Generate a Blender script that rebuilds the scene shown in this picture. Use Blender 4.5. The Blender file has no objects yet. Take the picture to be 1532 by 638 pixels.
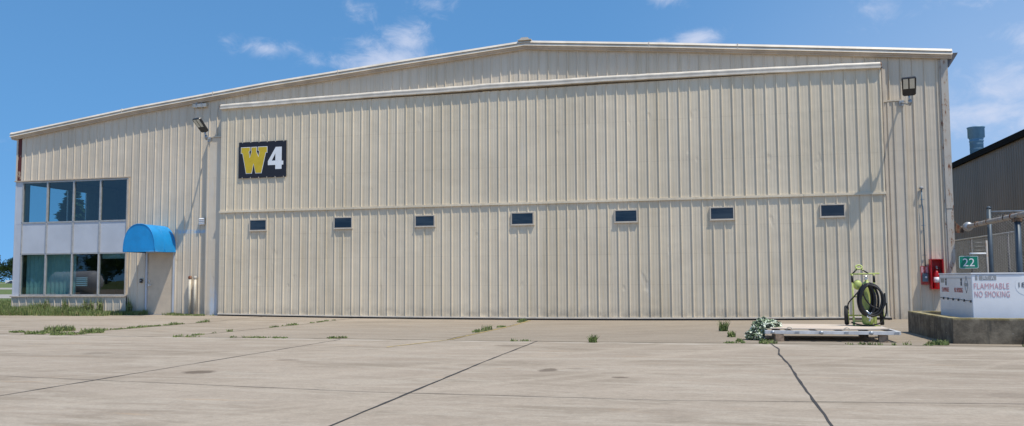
import bpy, bmesh, math, random
from mathutils import Vector, Matrix, noise
from mathutils.geometry import tessellate_polygon
R = math.radians
S = bpy.context.scene
COL = S.collection
random.seed(7)

# ------------------------------------------------------------------ camera
CAMY, CAMH = -23.6, 1.15
AL, TH, RO = R(13.6), math.atan(80/1200.), 0.006
f = Vector((-math.sin(AL)*math.cos(TH), math.cos(AL)*math.cos(TH), math.sin(TH)))
r0 = Vector((math.cos(AL), math.sin(AL), 0)); u0 = r0.cross(f)
cr, sr = math.cos(RO), math.sin(RO)
rt = r0*cr - u0*sr; up = r0*sr + u0*cr
cam = bpy.data.objects.new('camera', bpy.data.cameras.new('camera')); COL.objects.link(cam)
m = Matrix((rt, up, -f)).transposed().to_4x4(); m.translation = Vector((0, CAMY, CAMH))
cam.matrix_world = m
cam.data.sensor_width = 36; cam.data.lens = 36*1200/1532.; cam.data.shift_y = 18/1532.
cam.data.clip_start = .1; cam.data.clip_end = 9000
S.camera = cam

# ------------------------------------------------------------------ materials
def mat(name):
    m = bpy.data.materials.new(name); m.use_nodes = True
    nt = m.node_tree; b = nt.nodes['Principled BSDF']
    return m, nt, b
class N:
    """tiny node-expression helper"""
    def __init__(s, nt): s.nt = nt
    def new(s, t, **k):
        n = s.nt.nodes.new(t)
        for a, v in k.items(): setattr(n, a, v)
        return n
    def link(s, a, b): s.nt.links.new(a, b)
    def setin(s, n, i, v):
        if hasattr(v, 'is_output') or isinstance(v, bpy.types.NodeSocket): s.link(v, n.inputs[i])
        else: n.inputs[i].default_value = v
    def math(s, op, a, b=0., c=None, clamp=False):
        n = s.new('ShaderNodeMath', operation=op, use_clamp=clamp)
        s.setin(n, 0, a); s.setin(n, 1, b)
        if c is not None: s.setin(n, 2, c)
        return n.outputs[0]
    def pos(s): return s.new('ShaderNodeNewGeometry').outputs['Position']
    def obj(s): return s.new('ShaderNodeTexCoord').outputs['Object']
    def xyz(s, v):
        n = s.new('ShaderNodeSeparateXYZ'); s.link(v, n.inputs[0]); return n.outputs
    def scale(s, v, sx, sy, sz):
        n = s.new('ShaderNodeMapping'); s.link(v, n.inputs[0]); n.inputs['Scale'].default_value = (sx, sy, sz); return n.outputs[0]
    def noise(s, v, sc, det=4, rough=.6, dist=0.):
        n = s.new('ShaderNodeTexNoise'); s.link(v, n.inputs['Vector'])
        n.inputs['Scale'].default_value = sc; n.inputs['Detail'].default_value = det
        n.inputs['Roughness'].default_value = rough; n.inputs['Distortion'].default_value = dist
        return n.outputs['Fac']
    def ramp(s, v, lo, hi, a=0., b=1., smooth=True):
        n = s.new('ShaderNodeMapRange'); n.interpolation_type = 'SMOOTHSTEP' if smooth else 'LINEAR'
        s.setin(n, 0, v); s.setin(n, 1, lo); s.setin(n, 2, hi); s.setin(n, 3, a); s.setin(n, 4, b)
        return n.outputs[0]
    def mix(s, fac, a, b, mode='MIX'):
        n = s.new('ShaderNodeMix', data_type='RGBA', blend_type=mode)
        s.setin(n, 0, fac)
        for i, v in ((6, a), (7, b)):
            if isinstance(v, (tuple, list)): n.inputs[i].default_value = (*v[:3], 1)
            else: s.link(v, n.inputs[i])
        return n.outputs[2]
    def bump(s, h, strength=.3, dist=.01):
        n = s.new('ShaderNodeBump'); s.link(h, n.inputs['Height'])
        n.inputs['Strength'].default_value = strength; n.inputs['Distance'].default_value = dist
        return n.outputs[0]

def simple(name, col, rough=.5, metal=0., var=.12, scale=6., spec=.5):
    m, nt, b = mat(name); n = N(nt)
    nz = n.noise(n.obj(), scale, 5, .6)
    c = n.mix(n.ramp(nz, .3, .7), tuple(x*(1-var) for x in col), tuple(min(1, x*(1+var)) for x in col))
    n.link(c, b.inputs['Base Color'])
    b.inputs['Roughness'].default_value = rough; b.inputs['Metallic'].default_value = metal
    b.inputs['Specular IOR Level'].default_value = spec
    return m

def wall_mat(name, col, door=False, rust=0.):
    m, nt, b = mat(name); n = N(nt); p = n.pos(); x, y, z = n.xyz(p)
    c = n.mix(n.ramp(n.noise(p, .35, 4, .6), .35, .65), tuple(v*.93 for v in col), tuple(v*1.06 for v in col))
    st = n.noise(n.scale(p, 9, 9, .22), 1.0, 5, .65)          # rain streaks
    c = n.mix(n.ramp(st, .48, .72, 0, .5), c, (col[0]*.72, col[1]*.68, col[2]*.58))
    st2 = n.noise(n.scale(p, 22, 22, .5), 1.0, 3, .6)
    c = n.mix(n.ramp(st2, .58, .72, 0, .4), c, (col[0]*1.15, col[1]*1.15, col[2]*1.12))
    # sheets differ a little from one to the next (0.9 m cover width)
    cell = n.new('ShaderNodeTexWhiteNoise', noise_dimensions='1D')
    n.link(n.math('FLOOR', n.math('DIVIDE', n.math('ADD', x, 60.06), .894)), cell.inputs['W'])
    c = n.mix(n.ramp(cell.outputs['Value'], 0, 1, .0, .20, False), c, (col[0]*.72, col[1]*.70, col[2]*.62))
    # rows of fasteners / lap lines
    for zz in ((.95, 1.83, 2.62, 4.5, 5.7) if door else (1.83, 4.55)):
        d = n.math('ABSOLUTE', n.math('SUBTRACT', z, zz))
        c = n.mix(n.math('MULTIPLY', n.ramp(d, .010, .016, .16, 0), n.ramp(st, .35, .6)), c, (col[0]*.5, col[1]*.46, col[2]*.4))
    # dirt splash at the foot
    c = n.mix(n.math('MULTIPLY', n.ramp(z, 0, .45, .55, 0), n.ramp(n.noise(p, 3, 4), .3, .7)), c, (.22, .20, .17))
    # whitish scuffs
    sc = n.noise(n.scale(p, 2.6, 2.6, .35), 1, 6, .7, .4)
    c = n.mix(n.ramp(sc, .60, .72, 0, .34), c, (.62, .63, .62))
    if not door:   # faded blue overspray along the old awning line
        bx = n.math('MULTIPLY', n.ramp(x, -17.5, -17.2), n.ramp(x, -16.3, -16.1, 1, 0))
        bz = n.ramp(n.math('ABSOLUTE', n.math('SUBTRACT', z, 2.79)), .03, .09, 1, 0)
        bb = n.math('MULTIPLY', n.math('MULTIPLY', bx, bz), n.ramp(n.noise(p, 5, 3), .35, .6, .1, .75))
        c = n.mix(bb, c, (.30, .48, .66))
        by = n.math('MULTIPLY', n.math('MULTIPLY', n.ramp(x, -16.0, -15.9), n.ramp(x, -15.75, -15.6, 1, 0)), n.ramp(z, .3, 1.5, 1, 0))
        c = n.mix(n.math('MULTIPLY', by, n.ramp(n.noise(n.scale(p, 3, 3, .8), 2, 4), .35, .6, .1, .7)), c, (.46, .58, .72))
    n.link(c, b.inputs['Base Color'])
    b.inputs['Roughness'].default_value = .55
    b.inputs['Specular IOR Level'].default_value = .35
    hh = n.math('ADD', n.noise(n.scale(p, 1.2, 1, 1.6), 1, 2), n.math('MULTIPLY', n.ramp(n.noise(n.scale(p, 3.2, 1, 1.3), 1, 2), .66, .78), -.5))
    n.link(n.bump(hh, .5, .035), b.inputs['Normal'])
    return m

BE = (.64, .56, .45)
M = {}
M['wall'] = wall_mat('beige_wall_steel', BE)
M['door'] = wall_mat('beige_door_steel', (.695, .605, .465), True)
M['trim'] = simple('pale_trim', (.62, .555, .46), .45, 0, .12, 2)
M['soffit'] = simple('tan_trim', (.52, .43, .33), .6, 0, .15, 2)
M['hood'] = simple('cream_hood', (.68, .61, .51), .42, 0, .12, 3)
M['black'] = simple('black_rubber', (.012, .012, .013), .55, 0, .3)
M['blackp'] = simple('black_paint', (.02, .02, .022), .4, 0, .2)
M['matblack'] = simple('matt_black_edge', (.014, .013, .012), .95, 0, .1, 6, .05)
M['alu'] = simple('aluminium_frame', (.46, .45, .43), .42, .35, .1)
M['spandrel'] = simple('pale_grey_panel', (.50, .53, .58), .4, 0, .06, 1.2)
M['inside'] = simple('office_interior', (.16, .16, .16), .9)
M['galv'] = simple('galvanised_steel', (.38, .40, .42), .45, .6, .18, 8)
M['galvblue'] = simple('weathered_blue_grey_steel', (.13, .19, .235), .5, .3, .15, 4)
M['lime'] = simple('lime_paint', (.46, .52, .155), .5, 0, .12, 5)
M['chrome'] = simple('polished_metal', (.7, .7, .7), .25, .9, .05)
M['red'] = simple('red_paint', (.48, .014, .018), .35, 0, .2, 5)
M['reddull'] = simple('faded_red', (.50, .10, .09), .7, 0, .3, 22)
M['redlet'] = simple('faded_red_lettering', (.62, .37, .41), .7, 0, .22, 45)
M['white'] = simple('white_paint', (.74, .76, .80), .45, 0, .05, 2)
M['framewhite'] = simple('scuffed_white_metal', (.60, .60, .60), .5, .1, .15, 5)
M['whitelet'] = simple('white_lettering', (.78, .80, .83), .5, 0, .04)
M['grey'] = simple('grey_paint', (.30, .31, .32), .5)
M['darkgrey'] = simple('dark_grey_marking', (.09, .09, .10), .6)
M['green'] = simple('sign_green', (.0, .21, .135), .4, 0, .05)
M['blue'] = simple('blue_awning', (.010, .26, .60), .45, 0, .10, 2.5)
_m = M['blue']; _n = N(_m.node_tree); _m.node_tree.links.new(_n.bump(_n.noise(_n.scale(_n.obj(), 1, 1, 2.2), 3.5, 4, .6), .15, .04), _m.node_tree.nodes['Principled BSDF'].inputs['Normal'])
M['yellow'] = simple('golden_yellow', (.60, .43, .022), .5, 0, .08, 3)
M['lens'] = simple('lamp_lens', (.55, .54, .47), .15, 0, .06)
M['wood'] = simple('block_wood', (.28, .20, .14), .8, 0, .35, 12)
M['doorleaf'] = simple('beige_door_paint', (.58, .48, .36), .5, 0, .08, 3)
M['stackblue'] = simple('blue_grey_stack', (.15, .26, .35), .5, .2, .12, 2)
M['framebeige'] = simple('window_frame_beige', (.52, .46, .38), .5, 0, .1, 4)
M['postblue'] = simple('dark_blue_grey_post', (.065, .09, .115), .5, .2, .15, 4)
M['tyre'] = simple('tyre_rubber', (.018, .018, .018), .8, 0, .3)
M['carwhite'] = simple('white_car_paint', (.72, .72, .72), .25, 0, .02)
M['cardark'] = simple('dark_car_paint', (.05, .06, .08), .25, 0, .02)
M['asphalt'] = simple('pale_road', (.32, .30, .27), .9, 0, .12, .3)
M['stain_rub'] = simple('sealant', (.045, .042, .04), .85, 0, .3, 30)
M['wire'] = simple('fence_wire', (.30, .31, .31), .5, .4, .1)
M['dirt'] = simple('joint_dirt', (.20, .165, .12), .95, 0, .35, 4)
M['yedge'] = simple('faded_yellow_line', (.52, .39, .15), .9, 0, .3, 10)
M['pvc'] = simple('cream_pipe', (.60, .54, .43), .5, 0, .12, 8)
M['curtain'] = simple('teal_blind', (.55, .64, .59), .85, 0, .12, .8)
M['curtainpale'] = simple('pale_curtain', (.45, .46, .42), .9, 0, .1)

def rusty(name, base, lo=.56, hi=.66, rustcol=(.16, .045, .018), zs=.5, sc=7):
    m, nt, b = mat(name); n = N(nt); p = n.obj()
    nz = n.noise(n.scale(p, 1.6, 1.6, zs), sc, 6, .7)
    c = n.mix(n.ramp(n.noise(p, 2, 4), .3, .7), tuple(v*.88 for v in base), base)
    c = n.mix(n.ramp(nz, lo-.06, lo, 0, .5), c, (.36, .22, .12))
    c = n.mix(n.ramp(nz, lo, hi), c, rustcol)
    n.link(c, b.inputs['Base Color']); b.inputs['Roughness'].default_value = .7
    return m
M['rusttrim'] = rusty('rusting_corner_trim', (.50, .46, .40), .60, .66)
M['rustred'] = rusty('rusted_red_steel', (.42, .33, .26), .40, .43, (.10, .020, .016), .6, 4.5)
M['rustpipe'] = rusty('rusting_pipe', (.33, .32, .31), .58, .64, (.10, .035, .018), 1, 6)
M['rustcap'] = rusty('rusted_cap', (.2, .08, .05), .4, .5)
M['darkrust'] = rusty('dark_rusted_iron', (.06, .045, .04), .5, .6)

def concrete():
    m, nt, b = mat('worn_concrete'); n = N(nt); p = n.pos(); x, y, z = n.xyz(p)
    base = n.mix(n.ramp(n.noise(p, .22, 5, .6), .32, .68), (.345, .285, .232), (.42, .357, .298))
    # per-slab tone
    cell = n.new('ShaderNodeTexWhiteNoise', noise_dimensions='2D'); cv = n.new('ShaderNodeCombineXYZ')
    n.link(n.math('FLOOR', n.math('DIVIDE', n.math('ADD', x, 98.25), 3.97)), cv.inputs[0])
    n.link(n.math('FLOOR', n.math('DIVIDE', n.math('ADD', y, 9.1), 6.62)), cv.inputs[1]); n.link(cv.outputs[0], cell.inputs['Vector'])
    base = n.mix(n.ramp(cell.outputs['Value'], 0, 1, 0, .16, False), base, (.25, .22, .185))
    # broom / wash streaks parallel to the doors, tyre sweeps away from them
    s1 = n.noise(n.scale(p, .28, 1.1, 1), 1, 8, .72, .8)
    base = n.mix(n.ramp(s1, .45, .64, 0, .72), base, (.235, .193, .148))
    s2 = n.noise(n.scale(p, .35, 1.8, 1), 1.3, 8, .7, .5)
    base = n.mix(n.ramp(s2, .47, .62, 0, .72), base, (.455, .40, .34))
    s3 = n.new('ShaderNodeMapping'); n.link(p, s3.inputs[0]); s3.inputs['Rotation'].default_value = (0, 0, R(38)); s3.inputs['Scale'].default_value = (1, 1, 1)
    s3b = n.noise(n.scale(s3.outputs[0], 1.6, .10, 1), 1, 6, .65)
    base = n.mix(n.ramp(s3b, .50, .64, 0, .6), base, (.45, .385, .32))
    s5 = n.noise(n.scale(p, .9, 2.6, 1), 2.2, 8, .78, .4)
    base = n.mix(n.ramp(s5, .50, .68, 0, .42), base, (.225, .19, .15))
    base = n.mix(n.ramp(s5, .42, .28, 0, .35), base, (.46, .405, .345))
    # orange iron stains
    o = n.noise(n.scale(p, .5, 2.2, 1), 1.1, 5, .65)
    base = n.mix(n.ramp(o, .60, .74, 0, .5), base, (.44, .29, .17))
    # slabs against the building are browner and more streaked
    nearm = n.ramp(y, -9.35, -9.05)
    s4 = n.noise(n.scale(p, .35, 6, 1), 1.2, 5, .7)
    nb = n.mix(n.ramp(s4, .35, .7), (.18, .148, .113), (.30, .252, .20))
    base = n.mix(n.math('MULTIPLY', nearm, n.ramp(x, -13, 0, .10, .58)), base, nb)
    # fine grain
    g = n.noise(p, 30, 6, .8)
    base = n.mix(n.ramp(g, .35, .65, 0, .42), base, (.25, .23, .20))
    g2 = n.noise(p, 7, 5, .75)
    base = n.mix(n.ramp(g2, .50, .68, 0, .38), base, (.25, .215, .175))
    base = n.mix(n.math('MULTIPLY', n.ramp(n.math('ABSOLUTE', n.math('SUBTRACT', y, -9.28)), .05, .28, 1, 0), n.ramp(n.noise(p, 1.3, 5), .38, .6, 0, .6)), base, (.47, .43, .38))
    g3 = n.noise(n.scale(p, 1, 1.5, 1), 13, 4, .8)
    base = n.mix(n.ramp(g3, .52, .70, 0, .38), base, (.52, .46, .39))
    base = n.mix(n.ramp(g3, .42, .28, 0, .38), base, (.22, .19, .155))
    # oil spots
    for (sx, sy, a, bb, st) in ((-6.23, -14.63, .24, .22, .75), (-5.88, -13.06, .22, .14, .4), (-1.96, -13.61, .14, .22, .7), (-1.0, -14.19, .12, .10, .65),
                                (-1.6, -13.4, .25, .08, .35), (-3.3, -10.1, .35, .25, .35), (-9.5, -12.6, .3, .2, .35), (2.9, -14.9, .4, .25, .25), (-7.5, -17.2, .5, .3, .3)):
        dx = n.math('DIVIDE', n.math('SUBTRACT', x, sx), a); dy = n.math('DIVIDE', n.math('SUBTRACT', y, sy), bb)
        d = n.math('SQRT', n.math('ADD', n.math('MULTIPLY', dx, dx), n.math('MULTIPLY', dy, dy)))
        d = n.math('ADD', d, n.math('MULTIPLY', n.math('SUBTRACT', g2, .5), 1.6))
        base = n.mix(n.ramp(d, .55, 1.05, st, 0), base, (.10, .075, .055))
    base = n.mix(1., base, (1., .975, .92), 'MULTIPLY')
    n.link(base, b.inputs['Base Color']); b.inputs['Roughness'].default_value = .88
    b.inputs['Specular IOR Level'].default_value = .25
    n.link(n.bump(g, .25, .008), b.inputs['Normal'])
    return m
M['concrete'] = concrete()

def grassmat(name, c1, c2, c3=(.22, .20, .08)):
    m, nt, b = mat(name); n = N(nt); p = n.pos()
    c = n.mix(n.ramp(n.noise(p, 2.2, 5, .7), .3, .7), c1, c2)
    c = n.mix(n.ramp(n.noise(p, 9, 3, .7), .52, .66, 0, .75), c, c3)
    n.link(c, b.inputs['Base Color']); b.inputs['Roughness'].default_value = .8; b.inputs['Specular IOR Level'].default_value = .2
    return m
M['grass'] = grassmat('grass_blades', (.10, .145, .045), (.19, .235, .085), (.36, .31, .17))
M['lawn'] = grassmat('lawn_ground', (.07, .11, .028), (.13, .17, .05))
M['leaf'] = grassmat('tree_leaves', (.030, .060, .016), (.065, .11, .028), (.09, .12, .04))
M['needle'] = grassmat('conifer_needles', (.020, .050, .026), (.045, .085, .04), (.06, .09, .04))
M['bark'] = simple('bark', (.10, .08, .06), .9, 0, .3)

def glass(name, tint, refl_tint=(1, 1, 1)):
    m, nt, b = mat(name); n = N(nt); nt.nodes.remove(b)
    out = nt.nodes['Material Output']
    tr = n.new('ShaderNodeBsdfTransparent'); tr.inputs[0].default_value = (*tint, 1)
    gl = n.new('ShaderNodeBsdfGlossy'); gl.inputs['Roughness'].default_value = .01; gl.inputs[0].default_value = (*refl_tint, 1)
    g = n.new('ShaderNodeNewGeometry'); dt = n.new('ShaderNodeVectorMath', operation='DOT_PRODUCT'); n.link(g.outputs['Incoming'], dt.inputs[0]); n.link(g.outputs['True Normal'], dt.inputs[1])
    fac = n.math('MULTIPLY_ADD', n.math('POWER', n.math('SUBTRACT', 1, n.math('ABSOLUTE', dt.outputs['Value'])), 5.), .9, .09, clamp=True)
    nb = n.bump(n.noise(n.scale(n.pos(), .6, .6, .6), 1, 1), .04, .1); n.link(nb, gl.inputs['Normal'])
    mx = n.new('ShaderNodeMixShader'); n.link(fac, mx.inputs[0]); n.link(tr.outputs[0], mx.inputs[1]); n.link(gl.outputs[0], mx.inputs[2])
    n.link(mx.outputs[0], out.inputs[0]); return m
M['glass'] = glass('tinted_office_glass', (.42, .60, .62))
M['sideglass'] = glass('clear_side_glass', (.9, .93, .95))
m, nt, b = mat('dark_door_window'); n = N(nt); n.link(n.mix(n.ramp(n.noise(n.scale(n.pos(), .45, 1, 3.), 1, 4, .7), .4, .65), (.010, .019, .034), (.035, .050, .068)), b.inputs['Base Color']); b.inputs['Roughness'].default_value = .14
M['darkpane'] = m

def curbmat():
    m, nt, b = mat('stained_kerb_concrete'); n = N(nt); p = n.pos()
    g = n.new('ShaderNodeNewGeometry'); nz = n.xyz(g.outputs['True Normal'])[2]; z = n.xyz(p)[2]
    c = n.mix(n.ramp(n.noise(p, 3.5, 6, .7), .35, .7), (.075, .062, .046), (.205, .175, .130))
    c = n.mix(n.ramp(n.noise(n.scale(p, 7, 7, .9), 1, 4), .55, .7, 0, .7), c, (.045, .042, .036))
    c = n.mix(n.ramp(n.noise(p, 16, 2), .70, .74, 0, .8), c, (.42, .40, .36))
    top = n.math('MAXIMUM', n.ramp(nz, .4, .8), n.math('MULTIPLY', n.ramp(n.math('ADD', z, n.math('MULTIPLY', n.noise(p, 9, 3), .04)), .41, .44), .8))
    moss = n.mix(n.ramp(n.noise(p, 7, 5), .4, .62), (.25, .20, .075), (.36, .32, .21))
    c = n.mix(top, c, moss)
    n.link(c, b.inputs['Base Color']); b.inputs['Roughness'].default_value = .9
    n.link(n.bump(n.noise(p, 22, 5, .7), .5, .01), b.inputs['Normal']); return m
M['kerb'] = curbmat()

def camo():
    m, nt, b = mat('camouflage_cloth'); n = N(nt); p = n.obj()
    v = n.noise(p, 9, 2, .5, 1.2)
    c = n.mix(n.ramp(v, .46, .48), (.74, .77, .62), (.19, .25, .13))
    c = n.mix(n.ramp(n.noise(p, 12, 2, .5, 1.), .52, .54), c, (.04, .05, .035))
    n.link(c, b.inputs['Base Color']); b.inputs['Roughness'].default_value = .6; return m
M['camo'] = camo()
def ply():
    m, nt, b = mat('weathered_plywood'); n = N(nt); p = n.obj()
    c = n.mix(n.ramp(n.noise(n.scale(p, 1, 7, 1), 2.5, 6, .7), .35, .65), (.50, .40, .31), (.66, .56, .46))
    c = n.mix(n.ramp(n.noise(p, 2.2, 4), .5, .7, 0, .6), c, (.52, .47, .40))
    n.link(c, b.inputs['Base Color']); b.inputs['Roughness'].default_value = .85; return m
M['ply'] = ply()
def darkwall():
    m, nt, b = mat('dark_olive_grey_cladding'); n = N(nt); p = n.pos()
    c = n.mix(n.ramp(n.noise(n.scale(p, 2, 1.2, .15), 1, 4), .3, .7), (.165, .137, .103), (.205, .168, .126))
    n.link(c, b.inputs['Base Color']); b.inputs['Roughness'].default_value = .6; return m
M['darkwall'] = darkwall()

# ------------------------------------------------------------------ object helpers
def bmnew(): return bmesh.new()
def link(o, parent=None):
    COL.objects.link(o)
    if parent is not None: o.parent = parent
    return o
def wloc(o):
    v = Vector((0, 0, 0))
    while o is not None: v += o.location; o = o.parent
    return v
def thing(name, label, cat, loc=(0, 0, 0), group=None):
    o = bpy.data.objects.new(name, None); o.empty_display_size = .1; link(o); o.location = loc
    o['label'] = label; o['category'] = cat
    if group: o['group'] = group
    return o
def obj(name, bm, mats, parent=None, smooth=False, label=None, bevel=0., origin=None):
    """mesh authored in world coordinates; stored relative to its parent"""
    base = wloc(parent) if parent is not None else Vector((0, 0, 0))
    if origin is not None: base = base + (Vector(origin) - base)
    me = bpy.data.meshes.new(name)
    bmesh.ops.translate(bm, verts=bm.verts, vec=-base)
    bmesh.ops.recalc_face_normals(bm, faces=bm.faces) if not getattr(bm, 'norecalc', False) else None
    bm.to_mesh(me); bm.free()
    for mm in (mats if isinstance(mats, (list, tuple)) else [mats]): me.materials.append(mm)
    if smooth:
        for p in me.polygons: p.use_smooth = True
    o = bpy.data.objects.new(name, me); link(o, parent)
    if origin is not None: o.location = Vector(origin) - (wloc(parent) if parent is not None else Vector((0, 0, 0)))
    if label: o['label'] = label
    if bevel:
        md = o.modifiers.new('bevel', 'BEVEL'); md.width = bevel; md.segments = 2; md.limit_method = 'ANGLE'
    return o
def islands(name, bm, m_, parent, **k):
    """every loose piece of bm becomes its own part"""
    bm.verts.index_update(); bm.verts.ensure_lookup_table(); seen = set(); out = []
    for v0 in bm.verts:
        if v0.index in seen: continue
        st = [v0]; seen.add(v0.index); comp = []
        while st:
            v = st.pop(); comp.append(v)
            for e in v.link_edges:
                w_ = e.other_vert(v)
                if w_.index not in seen: seen.add(w_.index); st.append(w_)
        b2 = bmesh.new(); mp = {v.index: b2.verts.new(v.co) for v in comp}
        for fc in {q for v in comp for q in v.link_faces}:
            nf = b2.faces.new([mp[v.index] for v in fc.verts]); nf.smooth = fc.smooth; nf.material_index = fc.material_index
        out.append(obj(name, b2, m_, parent, **k))
    bm.free(); return out
def tag(o, label, cat, group=None):
    o['label'] = label; o['category'] = cat
    if group: o['group'] = group
    return o
def struct(name, bm, m_, **k):
    o = obj(name, bm, m_, **k); o['kind'] = 'structure'; return o
def quad(bm, *pts, mi=0):
    fc = bm.faces.new([bm.verts.new(p) for p in pts]); fc.material_index = mi; return fc
def box(bm, x0, x1, y0, y1, z0, z1, mi=0):
    v = [bm.verts.new((x, y, z)) for z in (z0, z1) for y in (y0, y1) for x in (x0, x1)]
    for a in ((0, 1, 3, 2), (4, 6, 7, 5), (0, 4, 5, 1), (2, 3, 7, 6), (0, 2, 6, 4), (1, 5, 7, 3)):
        bm.faces.new([v[i] for i in a]).material_index = mi
    return v
def prism(bm, poly, a0, a1, axis='x', mi=0):
    """poly = list of 2-D points in the plane across axis"""
    def P(t, q):
        return (t, q[0], q[1]) if axis == 'x' else (q[0], t, q[1]) if axis == 'y' else (q[0], q[1], t)
    A = [bm.verts.new(P(a0, q)) for q in poly]; B = [bm.verts.new(P(a1, q)) for q in poly]
    n = len(poly)
    for i in range(n): bm.faces.new((A[i], A[(i+1) % n], B[(i+1) % n], B[i])).material_index = mi
    bm.faces.new(A).material_index = mi; bm.faces.new(B[::-1]).material_index = mi
def tube(bm, pts, r, seg=8, closed=False, mi=0, r2=None):
    pts = [Vector(p) for p in pts]; n = len(pts); rings = []
    prev = None
    for i, p in enumerate(pts):
        if closed: t = (pts[(i+1) % n]-pts[i-1]).normalized()
        else: t = (pts[min(i+1, n-1)]-pts[max(i-1, 0)]).normalized()
        if prev is None:
            a = t.orthogonal().normalized()
        else:
            a = (prev - t*prev.dot(t)); a = a.normalized() if a.length > 1e-6 else t.orthogonal().normalized()
        prev = a; b_ = t.cross(a)
        rr = r if r2 is None else r+(r2-r)*i/(n-1)
        rings.append([bm.verts.new(p + (a*math.cos(2*math.pi*k/seg)+b_*math.sin(2*math.pi*k/seg))*rr) for k in range(seg)])
    for i in range(n if closed else n-1):
        A, B = rings[i], rings[(i+1) % n]
        off = 0
        if closed and i == n-1:
            off = min(range(seg), key=lambda o: (A[0].co-B[o].co).length)
        for k in range(seg):
            fc = bm.faces.new((A[k], A[(k+1) % seg], B[(k+1+off) % seg], B[(k+off) % seg])); fc.material_index = mi; fc.smooth = True
    if not closed:
        bm.faces.new(rings[0][::-1]).material_index = mi; bm.faces.new(rings[-1]).material_index = mi
def lathe(bm, prof, c, axis='z', seg=24, mi=0):
    """prof = (radius, along) pairs"""
    rings = []
    for (r_, h) in prof:
        ring = []
        for k in range(seg):
            a = 2*math.pi*k/seg; u_, v_ = math.cos(a)*max(r_, 1e-4), math.sin(a)*max(r_, 1e-4)
            q = (u_, v_, h) if axis == 'z' else (h, u_, v_) if axis == 'x' else (u_, h, v_)
            ring.append(bm.verts.new(Vector(q)+Vector(c)))
        rings.append(ring)
    for A, B in zip(rings, rings[1:]):
        for k in range(seg):
            fc = bm.faces.new((A[k], A[(k+1) % seg], B[(k+1) % seg], B[k])); fc.material_index = mi; fc.smooth = True
    bm.faces.new(rings[0][::-1]).material_index = mi; bm.faces.new(rings[-1]).material_index = mi
def poly3(bm, outer, holes, y0, y1, mi=0):
    """extruded flat outline in the XZ plane, with holes"""
    loops = [outer]+holes
    tri = tessellate_polygon([[Vector((a, b_, 0)) for a, b_ in L] for L in loops])
    flat = [q for L in loops for q in L]
    A = [bm.verts.new((q[0], y0, q[1])) for q in flat]; B = [bm.verts.new((q[0], y1, q[1])) for q in flat]
    for t in tri:
        try:
            bm.faces.new([A[i] for i in t]).material_index = mi; bm.faces.new([B[i] for i in t][::-1]).material_index = mi
        except ValueError: pass
    k = 0
    for L in loops:
        n = len(L)
        for i in range(n): bm.faces.new((A[k+i], A[k+(i+1) % n], B[k+(i+1) % n], B[k+i])).material_index = mi
        k += n
def text(name, s, size_w, size_h, loc, face, m_, parent, label=None):
    """lettering as a thin mesh. face 'front' looks to -Y, 'left' looks to -X. loc = lower left corner"""
    cu = bpy.data.curves.new(name, 'FONT'); cu.body = s; cu.size = 1; cu.extrude = .0; cu.offset = 0.0; cu.space_character = 1.12 if len(s) > 3 else 1.0
    to = bpy.data.objects.new(name, cu); COL.objects.link(to)
    dg = bpy.context.evaluated_depsgraph_get(); dg.update()
    me = bpy.data.meshes.new_from_object(to.evaluated_get(dg))
    bpy.data.objects.remove(to)
    xs = [v.co.x for v in me.vertices]; ys = [v.co.y for v in me.vertices]
    x0, y0 = min(xs), min(ys); sx = size_w/(max(xs)-x0); sy = size_h/(max(ys)-y0)
    L = Vector(loc)-wloc(parent)
    bm = bmesh.new(); bm.from_mesh(me)
    for v in bm.verts:
        a, b_ = (v.co.x-x0)*sx, (v.co.y-y0)*sy
        v.co = (a, 0, b_) if face == 'front' else (0, -a, b_)
    geo = bmesh.ops.extrude_face_region(bm, geom=bm.faces[:])
    d = Vector((0, -.002, 0)) if face == 'front' else Vector((-.002, 0, 0))
    bmesh.ops.translate(bm, verts=[g for g in geo['geom'] if isinstance(g, bmesh.types.BMVert)], vec=d)
    bmesh.ops.recalc_face_normals(bm, faces=bm.faces)
    me2 = bpy.data.meshes.new(name); bm.to_mesh(me2); bm.free(); me2.materials.append(m_)
    o = bpy.data.objects.new(name, me2); link(o, parent); o.location = L
    if label: o['label'] = label
    return o

# ------------------------------------------------------------------ ground
def sag(x):
    t = (x+5.4)/10.3
    return -.078*max(0., 1-t*t)
def gz(x, y):
    return sag(x)*max(0., min(1., (y+8.5)/5.))
bm = bmnew(); quad(bm, (-4000, -4000, -.13), (4000, -4000, -.13), (4000, 4000, -.13), (-4000, 4000, -.13))
struct('ground', bm, M['lawn'])
bm = bmnew()
xs = [-24.0]+[-16+i*.5 for i in range(0, 44)]+[6.5, 14]
ys = [-9.1, -8, -7, -6, -5, -4, -3.5, -3, -2, -1, .3]
V = {(i, j): bm.verts.new((x, y, gz(x, y))) for i, x in enumerate(xs) for j, y in enumerate(ys)}
for i in range(len(xs)-1):
    for j in range(len(ys)-1): bm.faces.new((V[i, j], V[i+1, j], V[i+1, j+1], V[i, j+1]))
quad(bm, (-70, -90, 0), (70, -90, 0), (70, -9.1, 0), (-70, -9.1, 0))
quad(bm, (-70, -9.1, 0), (-24, -9.1, 0), (-24, -1.05, 0), (-70, -1.05, 0))
quad(bm, (14, -9.1, 0), (70, -9.1, 0), (70, 60, 0), (14, 60, 0))
quad(bm, (6.5, .3, 0), (14, .3, 0), (14, 60, 0), (6.5, 60, 0))
quad(bm, (-70, -90, -.2), (70, -90, -.2), (70, -90, 0), (-70, -90, 0))
quad(bm, (-70, -1.05, -.2), (-24, -1.05, -.2), (-24, -1.05, 0), (-70, -1.05, 0))
quad(bm, (-70, -90, -.2), (-70, -1.05, -.2), (-70, -1.05, 0), (-70, -90, 0))
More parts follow.
